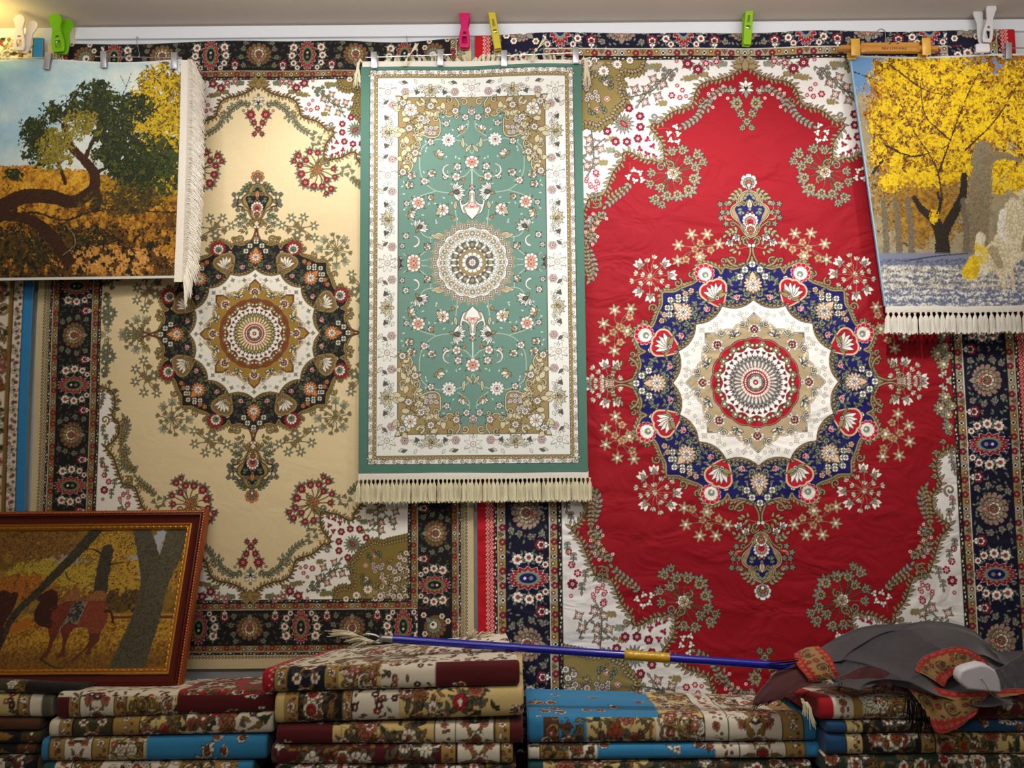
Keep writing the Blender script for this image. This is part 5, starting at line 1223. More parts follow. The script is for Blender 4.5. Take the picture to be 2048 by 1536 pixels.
# ---------------------------------------------------------------- folded rugs
m_fold=pile('folded_pile',.12,.05,.4)
def folded(label,xs,yt,yb,Yf,canvas,back=None,dir_=1,depth=None,end='3a1a14',step=1.9,wob=.004,bulge=.022,tuft=(),spray=(),seed=0,name='folded_rug',backx=None,flat=0.,Yb=-.05,sl=0.):
    """xs=(left,right), yt/yb=(left,right) top and bottom of the front fold in the photograph at depth Yf;
    back=(yl,yr) where the top surface ends at the wall"""
    (xl,zl)=pw(xs[0],yt[0],Yf);(xr,zr)=pw(xs[1],yt[1],Yf);zbl=pw(xs[0],yb[0],Yf)[1];zbr=pw(xs[1],yb[1],Yf)[1]
    W=xr-xl;vis=back is not None;nx=max(12,int(W/U/step));s=np.linspace(0,1,nx)
    zT=zl+(zr-zl)*s;zB=zbl+(zbr-zbl)*s
    if vis:
        zbk_l=pw(xs[0],back[0],Yb)[1];zbk_r=pw(xs[1],back[1],Yb)[1];zK=zbk_l+(zbk_r-zbk_l)*s
    else:zK=zT-sl
    hT=float((zT-zB).mean());A=math.pi*hT/2*1.05;D=abs(Yb-Yf)
    nb=3;na=max(10,int(A/U/step));nt=int(D/U/step) if vis else 6
    g=np.random.default_rng(seed);ph=g.uniform(0,6,8)
    wy=sum(np.sin(s*f+p) for f,p in zip((3,7,13,21),ph))/4*wob;wz=sum(np.sin(s*f+p) for f,p in zip((4,9,17),ph[4:]))/3*wob*.5
    endr=np.minimum(1,np.minimum(s*W,(1-s)*W)/.012);er=np.sqrt(np.clip(1-(1-endr)**2,0,1))
    rows=[];vv=[]
    mid=(zT+zB)/2;half=(zT-zB)/2*(.82+.18*er)-.0012
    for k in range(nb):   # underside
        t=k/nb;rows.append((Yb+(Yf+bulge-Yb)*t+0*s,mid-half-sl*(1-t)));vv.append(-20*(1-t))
    for k in range(na+1):
        a=-math.pi/2+math.pi*k/na;ca=max(0.,math.cos(a))**.75;sa=math.copysign(abs(math.sin(a))**.8,math.sin(a))
        rows.append((Yf+bulge-bulge*ca*(.7+.3*er)+wy*ca,mid+half*sa+wz*(sa>0)*0));vv.append(A/U*k/na)
    for k in range(1,nt+1):
        t=k/nt;e=t**1.15 if vis else t
        zz=(mid+half)*(1-e)+(zK)*e+(.004*np.sin(t*9+s*7+ph[0])*np.sin(math.pi*t) if vis else 0)
        rows.append((Yf+bulge+(Yb-Yf-bulge)*t+0*s,zz));vv.append((A+D*t)/U)
    Yg=np.array([r[0] for r in rows]);Zg=np.array([r[1] for r in rows]);Xg=np.tile(xl+W*s,(len(rows),1))
    if backx is not None:
        tb=np.clip((Yg-Yf)/(Yb-Yf),0,1);Xg=Xg+tb*(backx[0]*(1-s)+backx[1]*s)*U
    K=canvas.knots();ch,cw=K.shape[:2];cs=canvas.nu*1.;vi=np.clip((np.array(vv)/(2./canvas.d)).astype(int),0,ch-1);ji=np.clip((s*cw).astype(int),0,cw-1)
    if dir_<0:ji=ji[::-1]
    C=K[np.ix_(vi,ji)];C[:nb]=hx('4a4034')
    ny=len(rows);P=np.stack([Xg,Yg,Zg],-1);base=np.array([xl,Yf,float(Zg.min())])
    V=P.reshape(-1,3)-base;Fs=grid_faces(ny,nx)
    # close the back and the ends
    idx=np.arange(ny*nx).reshape(ny,nx);bk=np.stack([idx[-1,:-1],idx[-1,1:],idx[0,1:],idx[0,:-1]],1)
    ends=[]
    Vc=[V];Kc=[C.reshape(-1,3)];n0=len(V)
    for side,e in((0,1),(nx-1,-1)):
        ring=idx[:,side];rv=V[ring].copy();cen=rv.mean(0);Vc.append(rv);Kc.append(np.tile(hx(end),(ny,1)));a=n0+np.arange(ny);ends.append(a[::-1] if e>0 else a);n0+=ny
    me=raw_mesh(name,np.concatenate(Vc),np.concatenate([Fs,bk]),np.concatenate(Kc),ngons=ends)
    root=empty(name,tuple(base));tag(root,label,'folded rug')
    link('pile',me,m_fold,root)
    for (ax,ay),(bx,by,cx_,cy_),n in spray:   # loose fringe at the back edge
        b=MB();q0=random.Random(n)
        for k in range(n):
            f=k/(n-1);sx,sy=ax+(f-.5)*30,ay+(f-.5)*6;ex,ey=bx+(cx_-bx)*f+q0.uniform(-12,12),by+(cy_-by)*f+q0.uniform(-7,7)
            b.tube(smooth([np.array(P3(sx,sy+4,-.075)),np.array(P3((sx+ex)/2,(sy+ey)/2-4,-.09+q0.uniform(-.01,.01))),np.array(P3(ex,ey,-.085))],3),[.0022,.002,.002,.0018,.0015,.0012,.0008],5)
        o=b.obj('fringe',m_cot,root);o.location=[-q for q in base]
    # the fold line seen on the end: layers of backing
    gg=random.Random(seed)
    for (px,py,Y,n,L,dx) in tuft:
        b=MB();cx,cz=pw(px,py,Y)
        for k in range(n):
            x=cx+gg.uniform(-1,1)*.004;l=L*gg.uniform(.6,1.1)
            b.tube([(x,Y,cz),(x+dx*.4*l+gg.uniform(-.003,.003),Y-.01,cz-l*.25),(x+dx*l+gg.uniform(-.01,.01),Y-.008,cz-l)],[.002,.0018,.001],5)
        o=b.obj('tassel',m_cot,root);o.location=[-q for q in base]
    return root
def FC(W,V,bands,seed,b2=None,vs=0):return folded_canvas(W,V,bands,1.5,seed,b2,vs)
B=FC
# pile between the frame and the middle
YA,YB_,YC,YD,Y0=-.385,-.42,-.34,-.40,-.36
folded('folded teal rug lying lowest under the blue one, below the picture frame',(84,505),(1527,1524),(1566,1563),YA,B(430,60,[(0,24,'teal','plain'),(24,60,'white','guard'),(60,280,'white','scroll'),(280,400,'tan','scroll'),(400,430,'blue','plain')],11),end='14484c',seed=1)
folded('folded blue rug with cream scroll border, below the picture frame',(80,533),(1479,1471),(1527,1522),YA,B(440,75,[(0,16,'blue','plain'),(16,46,'tan','guard'),(46,100,'white','border'),(100,135,'tan','guard'),(135,208,'bei','scroll'),(208,440,'blue','sparse')],12),end='1f5a80',seed=2)
folded('folded white rug with olive border, second from the top below the picture frame',(96,546),(1441,1424),(1478,1469),YA,B(440,65,[(0,22,'white','plain'),(22,48,'tan','guard'),(48,125,'olive','border'),(125,180,'tan','guard'),(180,270,'bei','bloom'),(270,440,'white','bloom')],13),end='b8b09c',seed=3)
folded('folded maroon and cream rug on top, half under the picture frame',(112,548),(1386,1382),(1441,1426),YA,B(430,275,[(0,24,'maroon','plain'),(24,48,'tan','guard'),(48,115,'white','border'),(115,140,'tan','guard'),(140,240,'bei','scroll'),(240,430,'maroon','sparse')],14,[(0,240,'white','rose'),(240,430,'red','bloom')],48),back=(1366,1350),end='3a0a0c',seed=4)
# middle pile
folded('folded black rug lying lowest of the middle pile',(548,1032),(1531,1530),(1568,1568),YB_,B(470,60,[(0,470,'black','bloom')],20),end='1a1010',seed=5)
folded('folded maroon rug with pale blossoms, fourth from the top of the middle pile',(541,1026),(1491,1489),(1532,1531),YB_,B(470,62,[(0,330,'maroon','bloom'),(330,360,'tan','guard'),(360,445,'white','border'),(445,470,'tan','guard')],21),end='2a0a0c',seed=6)
folded('folded rug of maroon, cream and white panels, under the pale beige one',(552,1046),(1452,1447),(1491,1490),YB_,B(470,62,[(0,108,'maroon','sparse'),(108,300,'bei','bloom'),(300,340,'white','guard'),(340,415,'white','border'),(415,445,'tan','guard'),(445,470,'maroon','plain')],22),end='2a0a0c',seed=7)
folded('folded pale beige rug with black floral panel, second from the top of the middle pile',(548,1047),(1388,1374),(1452,1436),YB_,B(480,85,[(0,18,'bei','plain'),(18,46,'tan','guard'),(46,130,'black','bloom'),(130,150,'tan','guard'),(150,240,'white','rose'),(240,415,'bei','bloom'),(415,480,'bei','sparse')],23),end='b8a878',seed=8,bulge=.03)
folded('folded crimson rug with navy and white borders, topmost under the blue pole',(523,1040),(1338,1322),(1388,1374),YB_,B(500,290,[(0,14,'red','plain'),(14,24,'red','lattice'),(24,50,'tan','guard'),(50,122,'navy','border'),(122,150,'tan','guard'),(150,230,'bei','scroll'),(230,335,'white','rose'),(335,500,'maroon','sparse')],24,[(0,14,'red','plain'),(14,24,'red','lattice'),(24,50,'white','guard'),(50,122,'white','rose'),(122,300,'white','scroll'),(300,500,'white','rose')],66),back=(1300,1266),backx=(70,-26),end='6a0c14',seed=9,wob=.008,spray=(((745,1279),(655,1262,720,1296),46),((950,1280),(935,1262,1000,1272),34)))
# blue pile
folded('folded green rug lying lowest under the blue pile',(1056,1625),(1524,1524),(1562,1562),YC,B(540,60,[(0,30,'teal','plain'),(30,230,'bei','bloom'),(230,540,'green','bloom')],30),end='16302a',seed=10)
folded('folded blue rug with white ends, second from the top of the blue pile',(1055,1642),(1493,1487),(1524,1519),YC,B(540,58,[(0,24,'white','border'),(24,75,'tan','bloom'),(75,128,'white','bloom'),(128,345,'blue','sparse'),(345,390,'white','guard'),(390,475,'white','border'),(475,512,'tan','guard'),(512,540,'blue','plain')],31),end='1f5a80',seed=11)
folded('folded bright blue rug with cream floral border, top of the blue pile',(1054,1634),(1431,1434),(1491,1486),YC,B(540,270,[(0,30,'blue','sparse'),(30,60,'brown','scroll'),(60,110,'blue','bloom'),(110,240,'bei','bloom'),(240,330,'wh','scroll'),(330,375,'white','guard'),(375,475,'white','border'),(475,516,'tan','guard'),(516,540,'blue','plain')],32,[(0,250,'blue','sparse'),(250,330,'bei','scroll'),(330,375,'white','guard'),(375,475,'white','scroll'),(475,516,'tan','guard'),(516,540,'blue','plain')],62),back=(1377,1391),end='2a74a0',seed=12,bulge=.028)
# pile under the shawl
folded('folded dark green rug lying lowest under the shawl',(1652,2110),(1513,1511),(1555,1555),YD,B(460,60,[(0,460,'green','bloom')],40),end='142a20',seed=13)
folded('folded black rug with pink blossoms and blue edge, third down under the shawl',(1653,1872),(1470,1468),(1513,1511),YD,B(215,62,[(0,38,'dblue','plain'),(38,72,'bei','guard'),(72,185,'black','bloom'),(185,215,'tan','guard')],41),end='164a74',seed=14)
folded('folded pink and cream floral rug beside the black one, below the shawl corner',(1874,2110),(1468,1467),(1512,1511),YD,B(235,62,[(0,235,'bei','bloom')],42),end='7a6a50',seed=15)
folded('folded blue edged black and white rug directly under the crimson ended one',(1655,1868),(1444,1443),(1470,1468),YD,B(215,48,[(0,38,'dblue','plain'),(38,72,'bei','guard'),(72,185,'black','bloom'),(185,215,'navy','sparse')],43),end='164a74',seed=16)
folded('folded plain blue rug with few white flowers, below the shawl corner',(1870,2110),(1443,1442),(1468,1467),YD,B(235,48,[(0,235,'dblue','sparse')],44),end='164a74',seed=17)
folded('folded white scroll rug with thick crimson end, lying directly under the shawl',(1640,1868),(1396,1394),(1444,1442),YD,B(225,270,[(0,26,'red','plain'),(26,66,'white','guard'),(66,85,'tan','plain'),(85,225,'white','scroll')],45),back=(1372,1372),backx=(-30,0),end='7a0c14',seed=18,bulge=.03,tuft=((1604,1397,-.405,12,.05,.15),(1612,1404,-.41,14,.07,.25)))
folded('folded maroon rug with yellow blossoms, behind the hanging shawl corner',(1870,2110),(1392,1388),(1443,1442),YD,B(235,270,[(0,110,'maroon','sparse'),(110,235,'maroon','bloom')],46),back=(1372,1366),end='3a0a0c',seed=19)
# pile at the frame's dark end
folded('folded black and gold rug at the very bottom, under the frame side',(-110,74),(1511,1511),(1555,1553),Y0,B(190,60,[(0,190,'black','bloom')],50),end='8a7a44',seed=20,Yb=-.262)
folded('folded dark rug with white blossoms, second from the bottom under the frame side',(-110,72),(1489,1489),(1511,1511),Y0,B(190,46,[(0,150,'black','border'),(150,190,'brown','guard')],51),end='3a3024',seed=21,Yb=-.262)
folded('folded dark rug with cream flowers, below the plain brown one',(-110,82),(1463,1464),(1489,1489),Y0,B(190,46,[(0,150,'black','border'),(150,190,'olive','guard')],52),end='2a3020',seed=22,Yb=-.262)
folded('folded plain brown rug between patterned ones under the frame side',(-110,79),(1436,1438),(1463,1464),Y0,B(190,46,[(0,190,'brown','plain')],53),end='4a3020',seed=23,Yb=-.262)
folded('folded cream rug with white edge and grey backing, under the dark gold one',(-110,104),(1388,1390),(1436,1438),Y0,B(190,70,[(0,130,'bei','rose'),(130,150,'tan','guard'),(150,172,'wh','plain'),(172,190,'gry','plain')],54),end='6a6660',seed=24,Yb=-.262)
folded('folded black rug with gold scrolls on top, under the picture frame corner',(-110,158),(1354,1372),(1388,1391),Y0,B(250,260,[(0,150,'olive','scroll'),(150,250,'black','plain')],55),back=(1366,1366),Yb=-.262,sl=0.,end='0c0a0a',seed=25)
# ---------------------------------------------------------------- wire hangers with pinch clips
m_steel=plain('bright_steel','b8babc',.28,.95,.5);m_alu=plain('clip_metal','b4b4b8',.38,.7,.5)
def clip_mesh():
    b=MB();w=.0115
    b.box((0,-.004,-.012),(w*1.9,.0022,.060),Matrix.Rotation(.06,4,'X'),.0009)
    b.box((0,.006,-.012),(w*1.9,.0018,.058),Matrix.Rotation(-.06,4,'X'),.0008)
    b.box((0,-.0035,-.041),(w*1.98,.006,.004),None,.0009);b.box((0,.001,.018),(w*1.9,.010,.003),None,.0009)
    b.tube([(-w,.000,.004),(w,.000,.004)],.0035,8);return b
cm=clip_mesh().mesh('clip')
def wire_hanger(label,rod,clips,hook,Y):
    (ax,ay),(bx,by)=rod;a=np.array(P3(ax,ay,Y));bb=np.array(P3(bx,by,Y));root=empty('clip_hanger',tuple(a));tag(root,label,'hanger')
    t=MB();t.tube([a-a,bb-a],.0021,8);t.sphere((0,0,0),.0034);t.sphere(bb-a,.0034);t.obj('rod',m_steel,root)
    for x,y in clips:
        c=link('clip',cm,m_alu,root);f=(x-ax)/(bx-ax);p=a+(bb-a)*f;c.location=tuple(np.array([pw(x,y,Y)[0],Y,p[2]])-a);c.rotation_euler=(0,random.Random(x).uniform(-.05,.05)+(.18 if x==97 else 0),0)
    if hook:
        hxx,hy=hook;q=np.array(P3(hxx,(ay+by)/2,Y));f=(hxx-ax)/(bx-ax);base=a+(bb-a)*f;top=np.array(P3(hxx-3,hy,-.03))
        P=[base-a,base-a+np.array([.003,.004,.012]),(base+top)/2-a+np.array([.002,0,0]),top-a,top-a+np.array([0,.02,.004])]
        t=MB();t.tube(smooth(P,4),.0013,6);t.obj('hook',m_steel,root)
    return root
wire_hanger('steel clip hanger holding the tree picture rug near its fringe',((192,113),(362,116)),((208,113),(349,115)),(276,74),-.098)
wire_hanger('steel clip hanger holding the tree picture rug beside the white peg',((-70,116),(112,116)),((-40,116),(97,116)),None,-.098)
wire_hanger('steel clip hanger on the green rug, below the beige rug border',((732,115),(903,109)),((748,115),(881,110)),(816,72),-.076)
wire_hanger('steel clip hanger on the green rug, below the yellow peg',((993,112),(1162,105)),((1008,112),(1151,106)),(1087,66),-.076)
wire_hanger('steel clip hanger at the edge of the poplar picture rug',((2008,96),(2110,96)),((2016,96),(2100,96)),None,-.098)
g=random.Random(31)
# knotted fringe ends tied round the rods
for (x,y) in((818,110),(1072,100)):
    b=MB()
    for k in range(9):
        b.tube([P3(x-10+g.uniform(-5,5),y+22,-.082),P3(x-3,y+5,-.088),P3(x+4,y-4,-.09),P3(x+16+g.uniform(-3,5),y-20+g.uniform(-4,4),-.084)],.0016,5)
    b.sphere(P3(x,y,-.089),.006,(1,.8,1.2));o=b.obj('fringe_knot',m_cot,gr_root);o.location=[-q for q in gb]
# ---------------------------------------------------------------- plastic pegs
def peg(label,kind,top,bot,width,col,Y,second=None,rough=.35,ang=0.):
    """a big plastic clothes peg, from its head (top) to its jaw (bot) in the photograph"""
    T=np.array(P3(*top,Y));Bm=np.array(P3(*bot,Y));L=float(np.linalg.norm(T-Bm));w=width*U*.95;root=empty('plastic_peg',tuple(Bm))
    root.rotation_euler=(0,math.atan2(T[0]-Bm[0],T[2]-Bm[2]),0);tag(root,label,'peg','plastic pegs holding up the rugs')
    m=plain('plastic_'+col,col,rough,0,.5,trans=.15);spr=MATS.get('bright_steel')
    if kind=='round':
        r=w*.5;out=ell(0,L-r,r,r,16,-.5,math.pi+.5)+[(-w*.30,L*.60),(-w*.36,L*.5),(-w*.5,L*.3),(-w*.5,L*.1),(-w*.38,0),(w*.38,0),(w*.5,L*.1),(w*.5,L*.3),(w*.36,L*.5),(w*.30,L*.60)]
        holes=[[(-w*.2,L*.1),(-w*.24,L*.2),(-w*.2,L*.3),(w*.2,L*.3),(w*.24,L*.2),(w*.2,L*.1)],[(-w*.17,L*.36),(-w*.12,L*.42),(w*.12,L*.42),(w*.17,L*.36)]]
    else:
        out=[(-w*.46,0),(w*.46,0),(w*.5,L*.04),(w*.5,L*.96),(w*.42,L),(-w*.42,L),(-w*.5,L*.96),(-w*.5,L*.04)]
        holes=[[(-w*.24,L*.38),(-w*.24,L*.47),(w*.24,L*.47),(w*.24,L*.38)],[(-w*.22,L*.54),(-w*.1,L*.72),(w*.1,L*.72),(w*.22,L*.54)]]
    o=link('front_arm',outline_mesh('front_arm',out,holes,.0075,.0016),m,root);o.location=(0,-.006,0);o.rotation_euler=(.05,0,0)
    o2=link('rear_arm',outline_mesh('rear_arm',out,[],.006,.0014),m,root);o2.location=(0,.009,0);o2.rotation_euler=(-.10,0,0)
    if second:o2.rotation_euler=(-.10,second,0)
    b=MB();b.tube([(-w*.16,-.012,L*.66),(-w*.13,-.0125,L*.52),(-w*.18,-.006,L*.46),(w*.18,-.006,L*.46),(w*.13,-.0125,L*.52),(w*.16,-.012,L*.66)],.0011,6)
    b.tube([(-w*.3,.001,L*.45),(w*.3,.001,L*.45)],.0032,8);b.obj('spring',m_steel,root)
    return root
peg('white plastic peg with round head at the yellow lit corner','round',(44,33),(41,103),24,'cfc4bc',-.105,.24)
peg('bright green plastic peg with round heads at the beige rug corner','round',(114,31),(120,106),27,'6aa80c',-.075,.2)
peg('magenta plastic peg above the narrow green rug','round',(930,24),(929,97),23,'b80a58',-.060,0)
peg('yellow plastic peg tilted above the narrow green rug','flat',(982,20),(996,99),15,'b8a828',-.060)
peg('lime green plastic peg over the point of the crimson rug','flat',(1497,12),(1493,91),17,'84b414',-.055)
peg('white plastic peg with round heads above the poplar picture rug','round',(1979,12),(1971,87),21,'c8c6c8',-.075,-.22)
# translucent pad in the jaw of that peg
b=MB();x,z=pw(1964,98,-.1);b.box((0,0,0),(.05,.012,.034),None,.004);o=b.obj('plastic_hook_pad',plain('plastic_c8c6c8','c8c6c8'));o.location=(x,-.104,z);tag(o,'small white plastic pad on the top edge of the poplar picture rug','peg')
# ---------------------------------------------------------------- wooden hanger
def wooden_hanger():
    Y=-.112;x0,z0=pw(1676,97,Y);x1,z1=pw(1876,98,Y);root=empty('wooden_hanger',(x0,Y,z0));tag(root,'varnished wooden trouser hanger with black lettering, holding the poplar picture rug','hanger')
    wd_=plain('varnished_wood','b07a34',.35,0,.5,.18,60);L=x1-x0;dz=z1-z0
    b=MB();rs=.0155
    b.tube([(0,0,0),(.008,0,0),(.03,0,0),(L-.03,0,dz),(L-.008,0,dz),(L,0,dz)],[.010,.0165,.0165,.0165,.0165,.006],8,True,.6);b.obj('bar',wd_,root,False)
    ca,cb=pw(1719,97,Y)[0]-x0,pw(1836,97,Y)[0]-x0
    b=MB();b.box(((ca+cb)/2,-.004,dz/2),(cb-ca,.020,.036),None,.004);gbrd=b.obj('grip_board',wd_,root,False)
    fc=bpy.data.curves.new('lettering','FONT');fc.body='NIFTIWARE';fc.size=.0155;fc.extrude=.0003;fc.align_x='CENTER';fc.align_y='CENTER';fc.space_character=1.15
    t=bpy.data.objects.new('tmp',fc);COL.objects.link(t);dg=bpy.context.evaluated_depsgraph_get();me=bpy.data.meshes.new_from_object(t.evaluated_get(dg));bpy.data.objects.remove(t)
    o=link('lettering',me,plain('burnt_print','2c1a10',.6),gbrd);o.data.name='lettering';o.rotation_euler=(math.pi/2,0,0);o.location=((ca+cb)/2+.012,-.0145,dz/2-.006)
    b=MB()
    for dx in(-.006,.022):b.tube([((ca+cb)/2+dx,-.0145,.008),((ca+cb)/2+dx+.007,-.0145,.010)],.0016,5)
    b.obj('emblem',MATS['burnt_print'],root)
    pl=plain('amber_plastic','c4983c',.35,0,.5,trans=.2)
    for px,w in((1707,18),(1848,17)):
        x=pw(px,97,Y)[0]-x0;b=MB();b.box((x,-.016,-.004),(w*U,.004,.062),Matrix.Rotation(.04,4,'X'),.0015);b.box((x,.016,-.004),(w*U,.004,.060),None,.0015);b.box((x,-.001,.0225),(w*U*.96,.032,.005),None,.002);b.obj('clip',pl,root)
    hxx=pw(1771,90,Y)[0]-x0;P=[(hxx,0,.015),(hxx+.002,0,.05),(hxx+.001,.002,.062),(hxx-.004,.01,.076),(hxx-.012,.02,.079),(hxx-.018,.03,.068),(hxx-.016,.036,.056)]
    b=MB();b.tube(smooth(P,5),.0017,8);b.obj('hook',m_steel,root)
wooden_hanger()
# ---------------------------------------------------------------- blue pole
def pole():
    A_=np.array(P3(786,1278,-.30));B_=np.array(P3(1600,1334,-.34));d=(B_-A_);Lg=np.linalg.norm(d);u=d/Lg;root=empty('display_pole',tuple(A_));tag(root,'long blue pole with yellow tape and metal hook, lying across the piles','pole')
    blue=plain('blue_enamel','10148c',.22,0,.6);r=.0122
    b=MB();b.tube([(0,0,0)]+[u*Lg*k for k in(.2,.4,.6,.8,1.)],r,20);b.obj('shaft',blue,root)
    # taped joint
    f0,f1=(1252-786)/814.,(1342-786)/814.;b=MB();g=random.Random(2);P=[];R_=[]
    for k in range(26):
        t=f0+(f1-f0)*k/25;P.append(u*Lg*t+np.array([0,0,0]));R_.append(r+.0028+.0016*math.sin(k*2.1)*g.random()-(.002 if k in(0,25) else 0))
    b.tube(P,R_,18);b.obj('tape',plain('yellow_tape','b8900c',.28,0,.6,.25,90,bump=.6),root)
    b=MB();b.tube([u*-.038,u*-.03,u*-.006,u*.004],[.008,.0095,.0105,.0115],18);b.obj('ferrule',plain('dull_metal','9a9a9c',.35,.8),root)
    b=MB();e=u*-.036
    b.tube(smooth([e,e+np.array([-.02,0,.010]),e+np.array([-.045,0,.014]),e+np.array([-.058,0,.010])],4),[.0032]*13,8)
    b.tube(smooth([e,e+np.array([-.016,-.004,-.008]),e+np.array([-.035,-.004,-.014]),e+np.array([-.046,-.004,-.010])],4),[.0030]*13,8)
    b.tube([e+np.array([.0,0,.012]),e+np.array([-.004,-.003,0]),e+np.array([0,-.004,-.012])],.005,8);b.obj('hook',m_steel,root)
pole()
# ---------------------------------------------------------------- shawl
def cr(P,n):
    """Catmull-Rom along axis 0"""
    P=np.asarray(P,float);Q=np.concatenate([2*P[:1]-P[1:2],P,2*P[-1:]-P[-2:-1]]);m=len(P)-1;t=np.linspace(0,m,n);i=np.minimum(t.astype(int),m-1);f=(t-i).reshape((-1,)+(1,)*(P.ndim-1))
    a,b,c,d=Q[i],Q[i+1],Q[i+2],Q[i+3];return .5*(2*b+(c-a)*f+(2*a-5*b+4*c-d)*f*f+(3*b-a-3*c+d)*f**3)
def cloth_sheet(name,net,mat,parent,colours,nx,ny,fold=.006,seed=0,th=.003,freq=(2.,5.)):
    N=np.array([[P3(*q) for q in row] for row in net]);G=cr(N,ny);G=cr(G.transpose(1,0,2),nx).transpose(1,0,2)
    s,t=np.meshgrid(np.linspace(0,1,nx),np.linspace(0,1,ny));g=np.random.default_rng(seed)
    w=0
    for k in range(6):w=w+np.sin(s*g.uniform(*freq)*6.28+t*g.uniform(-9,9)+g.uniform(0,6))/3
    if fold>.015:w=w+1.6*(1-np.abs(np.sin(s*8-t*4+.6*np.sin(t*5))))**2+1.2*(1-np.abs(np.sin(s*5+t*6+1)))**3
    G[...,1]-=fold*(w+1)*np.minimum(1,4*np.sin(math.pi*np.clip(t,.05,.95)));
    C=colours(s,t,g);G=G[::-1];C=C[::-1];base=np.array(parent.location)
    return link(name,sheet_mesh(name,G-base,C,(0,th,0),'3a3434',None),mat,parent)
def shawl():
    root=empty('shawl',P3(1760,1400,-.36));tag(root,'charcoal wool shawl with red paisley border, heaped on the folded rugs','shawl')
    wool=pile('wool_cloth',.3,0,.5)
    def grey(s,t,g):
        C=np.tile(hx('333236'),s.shape+(1,)).astype(np.float32);n=fbm(s.shape[0],s.shape[1],3,4,2)[...,None];return C*(.85+.3*n)
    def mar(s,t,g):
        C=np.tile(hx('40181a'),s.shape+(1,)).astype(np.float32);return C
    def pais(seed,rev=False,W=150,V=60):
        def f(s,t,g):
            K=paisley(W,V,1.,seed).knots();i=np.clip((t*K.shape[0]).astype(int),0,K.shape[0]-1);j=np.clip((s*K.shape[1]).astype(int),0,K.shape[1]-1);return K[i,j]
        return f
    a=-.13
    cloth_sheet('wool_body',[[(1622,1300,a),(1690,1262,a),(1765,1247,a),(1850,1240,a),(1930,1253,a),(1985,1300,a),(2075,1300,a)],
      [(1628,1312,-.2),(1700,1290,-.22),(1780,1280,-.22),(1860,1273,-.24),(1940,1290,-.22),(2000,1330,-.2),(2075,1335,-.22)],
      [(1640,1335,-.28),(1712,1325,-.31),(1790,1322,-.31),(1862,1315,-.32),(1945,1330,-.31),(2010,1358,-.28),(2075,1370,-.3)],
      [(1660,1362,-.37),(1730,1358,-.39),(1800,1364,-.38),(1868,1376,-.40),(1930,1392,-.39),(2000,1392,-.37),(2075,1392,-.38)],
      [(1668,1366,-.36),(1735,1364,-.37),(1805,1372,-.37),(1868,1384,-.38),(1930,1398,-.38),(2000,1398,-.36),(2075,1398,-.37)]],wool,root,grey,200,110,.022,4,.003,(1.2,3.4))
    cloth_sheet('paisley_border',[[(1588,1308,-.32),(1612,1296,-.33),(1638,1292,-.33)],[(1594,1330,-.375),(1630,1318,-.38),(1660,1312,-.375)],[(1612,1352,-.40),(1648,1345,-.405),(1672,1338,-.40)],[(1618,1364,-.40),(1655,1360,-.405),(1680,1352,-.40)]],wool,root,lambda s,t,g:pais(3,False,80,50)(t,s,g),60,80,.002,5)
    cloth_sheet('wool_lining',[[(1580,1322,-.33),(1610,1330,-.36),(1640,1345,-.38)],[(1545,1350,-.35),(1585,1355,-.385),(1640,1362,-.39)],[(1512,1390,-.37),(1560,1378,-.40),(1640,1366,-.40)],[(1504,1410,-.385),(1550,1402,-.41),(1612,1372,-.41)]],wool,root,mar,60,60,.003,6)
    cloth_sheet('wool_lining',[[(1682,1352,-.375),(1740,1332,-.385),(1812,1362,-.39)],[(1676,1366,-.39),(1745,1362,-.40),(1830,1378,-.40)],[(1690,1376,-.39),(1750,1374,-.40),(1850,1392,-.40)]],wool,root,mar,60,30,.002,7)
    cloth_sheet('paisley_border',[[(1830,1342,-.40),(1850,1312,-.39),(1915,1294,-.37),(1955,1308,-.37),(1978,1330,-.37)],[(1850,1350,-.41),(1866,1330,-.40),(1912,1318,-.39),(1945,1330,-.385),(1962,1348,-.38)],[(1888,1374,-.415),(1893,1362,-.41),(1912,1345,-.40),(1930,1348,-.395),(1940,1358,-.39)]],wool,root,pais(5,False,130,44),110,50,.002,8)
    cloth_sheet('paisley_border',[[(1803,1364,-.41),(1850,1368,-.415),(1905,1382,-.42),(1958,1384,-.42),(2010,1378,-.41),(2060,1378,-.41)],[(1828,1392,-.43),(1862,1398,-.435),(1905,1400,-.435),(1955,1398,-.435),(1985,1392,-.42),(2040,1388,-.415)],[(1850,1426,-.44),(1876,1428,-.445),(1912,1424,-.445),(1950,1416,-.44),(1962,1404,-.43),(1990,1396,-.42)],[(1868,1462,-.445),(1886,1466,-.45),(1914,1456,-.45),(1942,1436,-.445),(1955,1420,-.435),(1962,1408,-.425)]],wool,root,pais(6,False,120,64),120,90,.003,9)
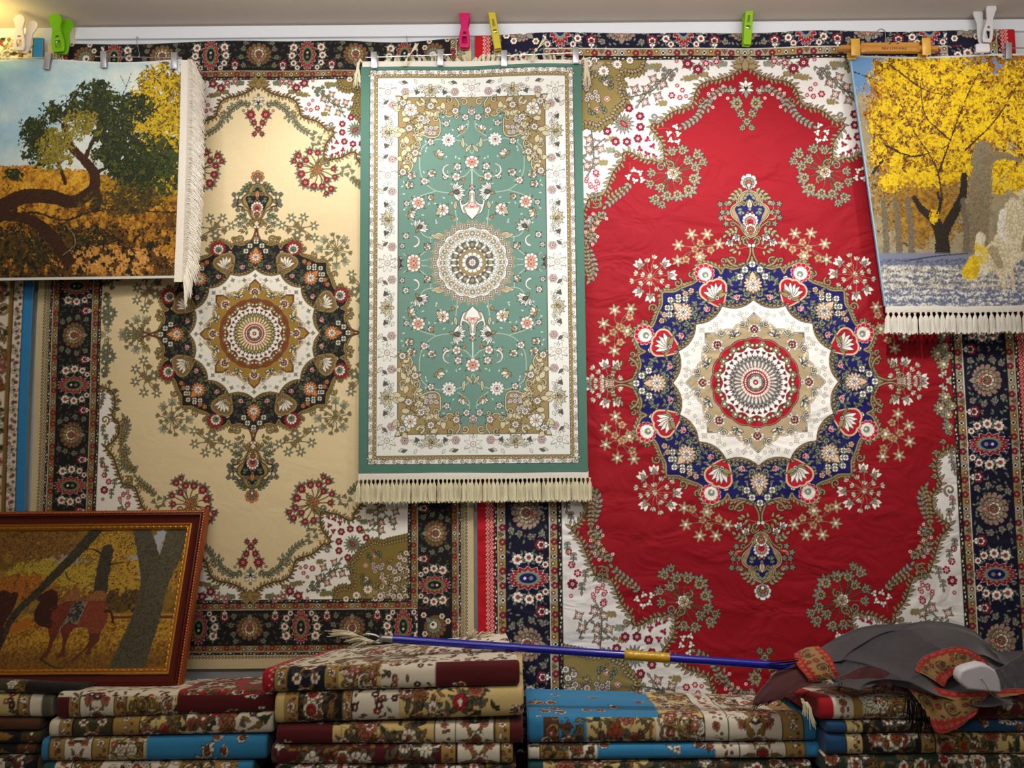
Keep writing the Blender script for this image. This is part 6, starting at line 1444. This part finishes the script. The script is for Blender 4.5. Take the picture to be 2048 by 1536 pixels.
    cloth_sheet('wool_body',[[(1975,1345,-.36),(2010,1330,-.34),(2075,1288,-.3)],[(1985,1368,-.38),(2020,1355,-.37),(2075,1330,-.35)],[(1990,1385,-.40),(2030,1382,-.40),(2075,1375,-.39)]],wool,root,grey,60,50,.004,10)
    g=random.Random(5);base=np.array(root.location)
    def st(b,x,y,dx,dy,Y,n):
        for k in range(n):
            x_=x+g.uniform(-6,6);y_=y+g.uniform(-3,3);b.tube(smooth([np.array(P3(x_,y_,Y))-base,np.array(P3(x_+dx*.4+g.uniform(-3,3),y_+dy*.4,Y-.012))-base,np.array(P3(x_+dx+g.uniform(-5,5),y_+dy*g.uniform(.8,1.1),Y-.008))-base],3),[.0011]*7,4)
    bw=plain('black_wool','0e0c0c',.9,0,.1)
    for L in([(1812+i*6,1378+i*7,g.uniform(-4,6),g.uniform(40,72) if i<5 else 30,-.44,4) for i in range(8)],[(1512+i*17,1408-i*4,-10,12,-.405,3) for i in range(7)],[(1680+i*22,1368,g.uniform(-6,6),g.uniform(10,20),-.41,3) for i in range(6)],[(1598,1318+i*5,-60,8,-.36,2) for i in range(4)]):
        b=MB()
        for q in L:st(b,*q)
        b.obj('fringe',bw,root)
shawl()
# ---------------------------------------------------------------- white plastic cover with a wire
def cover():
    Y=-.455;q=lambda x,y:(pw(x,y,Y)[0],pw(x,y,Y)[1]);o_=q(1955,1352)
    P=[(1910,1350),(1914,1337),(1924,1331),(1942,1326),(1952,1323),(1968,1326),(1976,1331),(1984,1336),(1994,1356),(2000,1379),(1996,1383),(1930,1376),(1912,1360)]
    S=[tuple(np.array(q(*p))-np.array(o_)) for p in P];me=outline_mesh('housing',S[::-1],[],.034,.007)
    root=empty('plastic_cover',(o_[0],Y,o_[1]));tag(root,'white rounded plastic cover with a thin wire, resting on the shawl','cover');link('housing',me,plain('white_plastic','c9c9d2',.35,0,.5),root)
    root.rotation_euler=(.12,0,0)
    b=MB();b.tube(smooth([(0,-.016,0),(.002,-.028,-.006),(.014,-.030,-.028),(.03,-.028,-.046),(.045,-.03,-.052)],4),.0011,6);b.sphere((0,-.018,0),.0028);b.obj('wire',m_steel,root)
cover()
print('built',round(time.time()-T0,1))
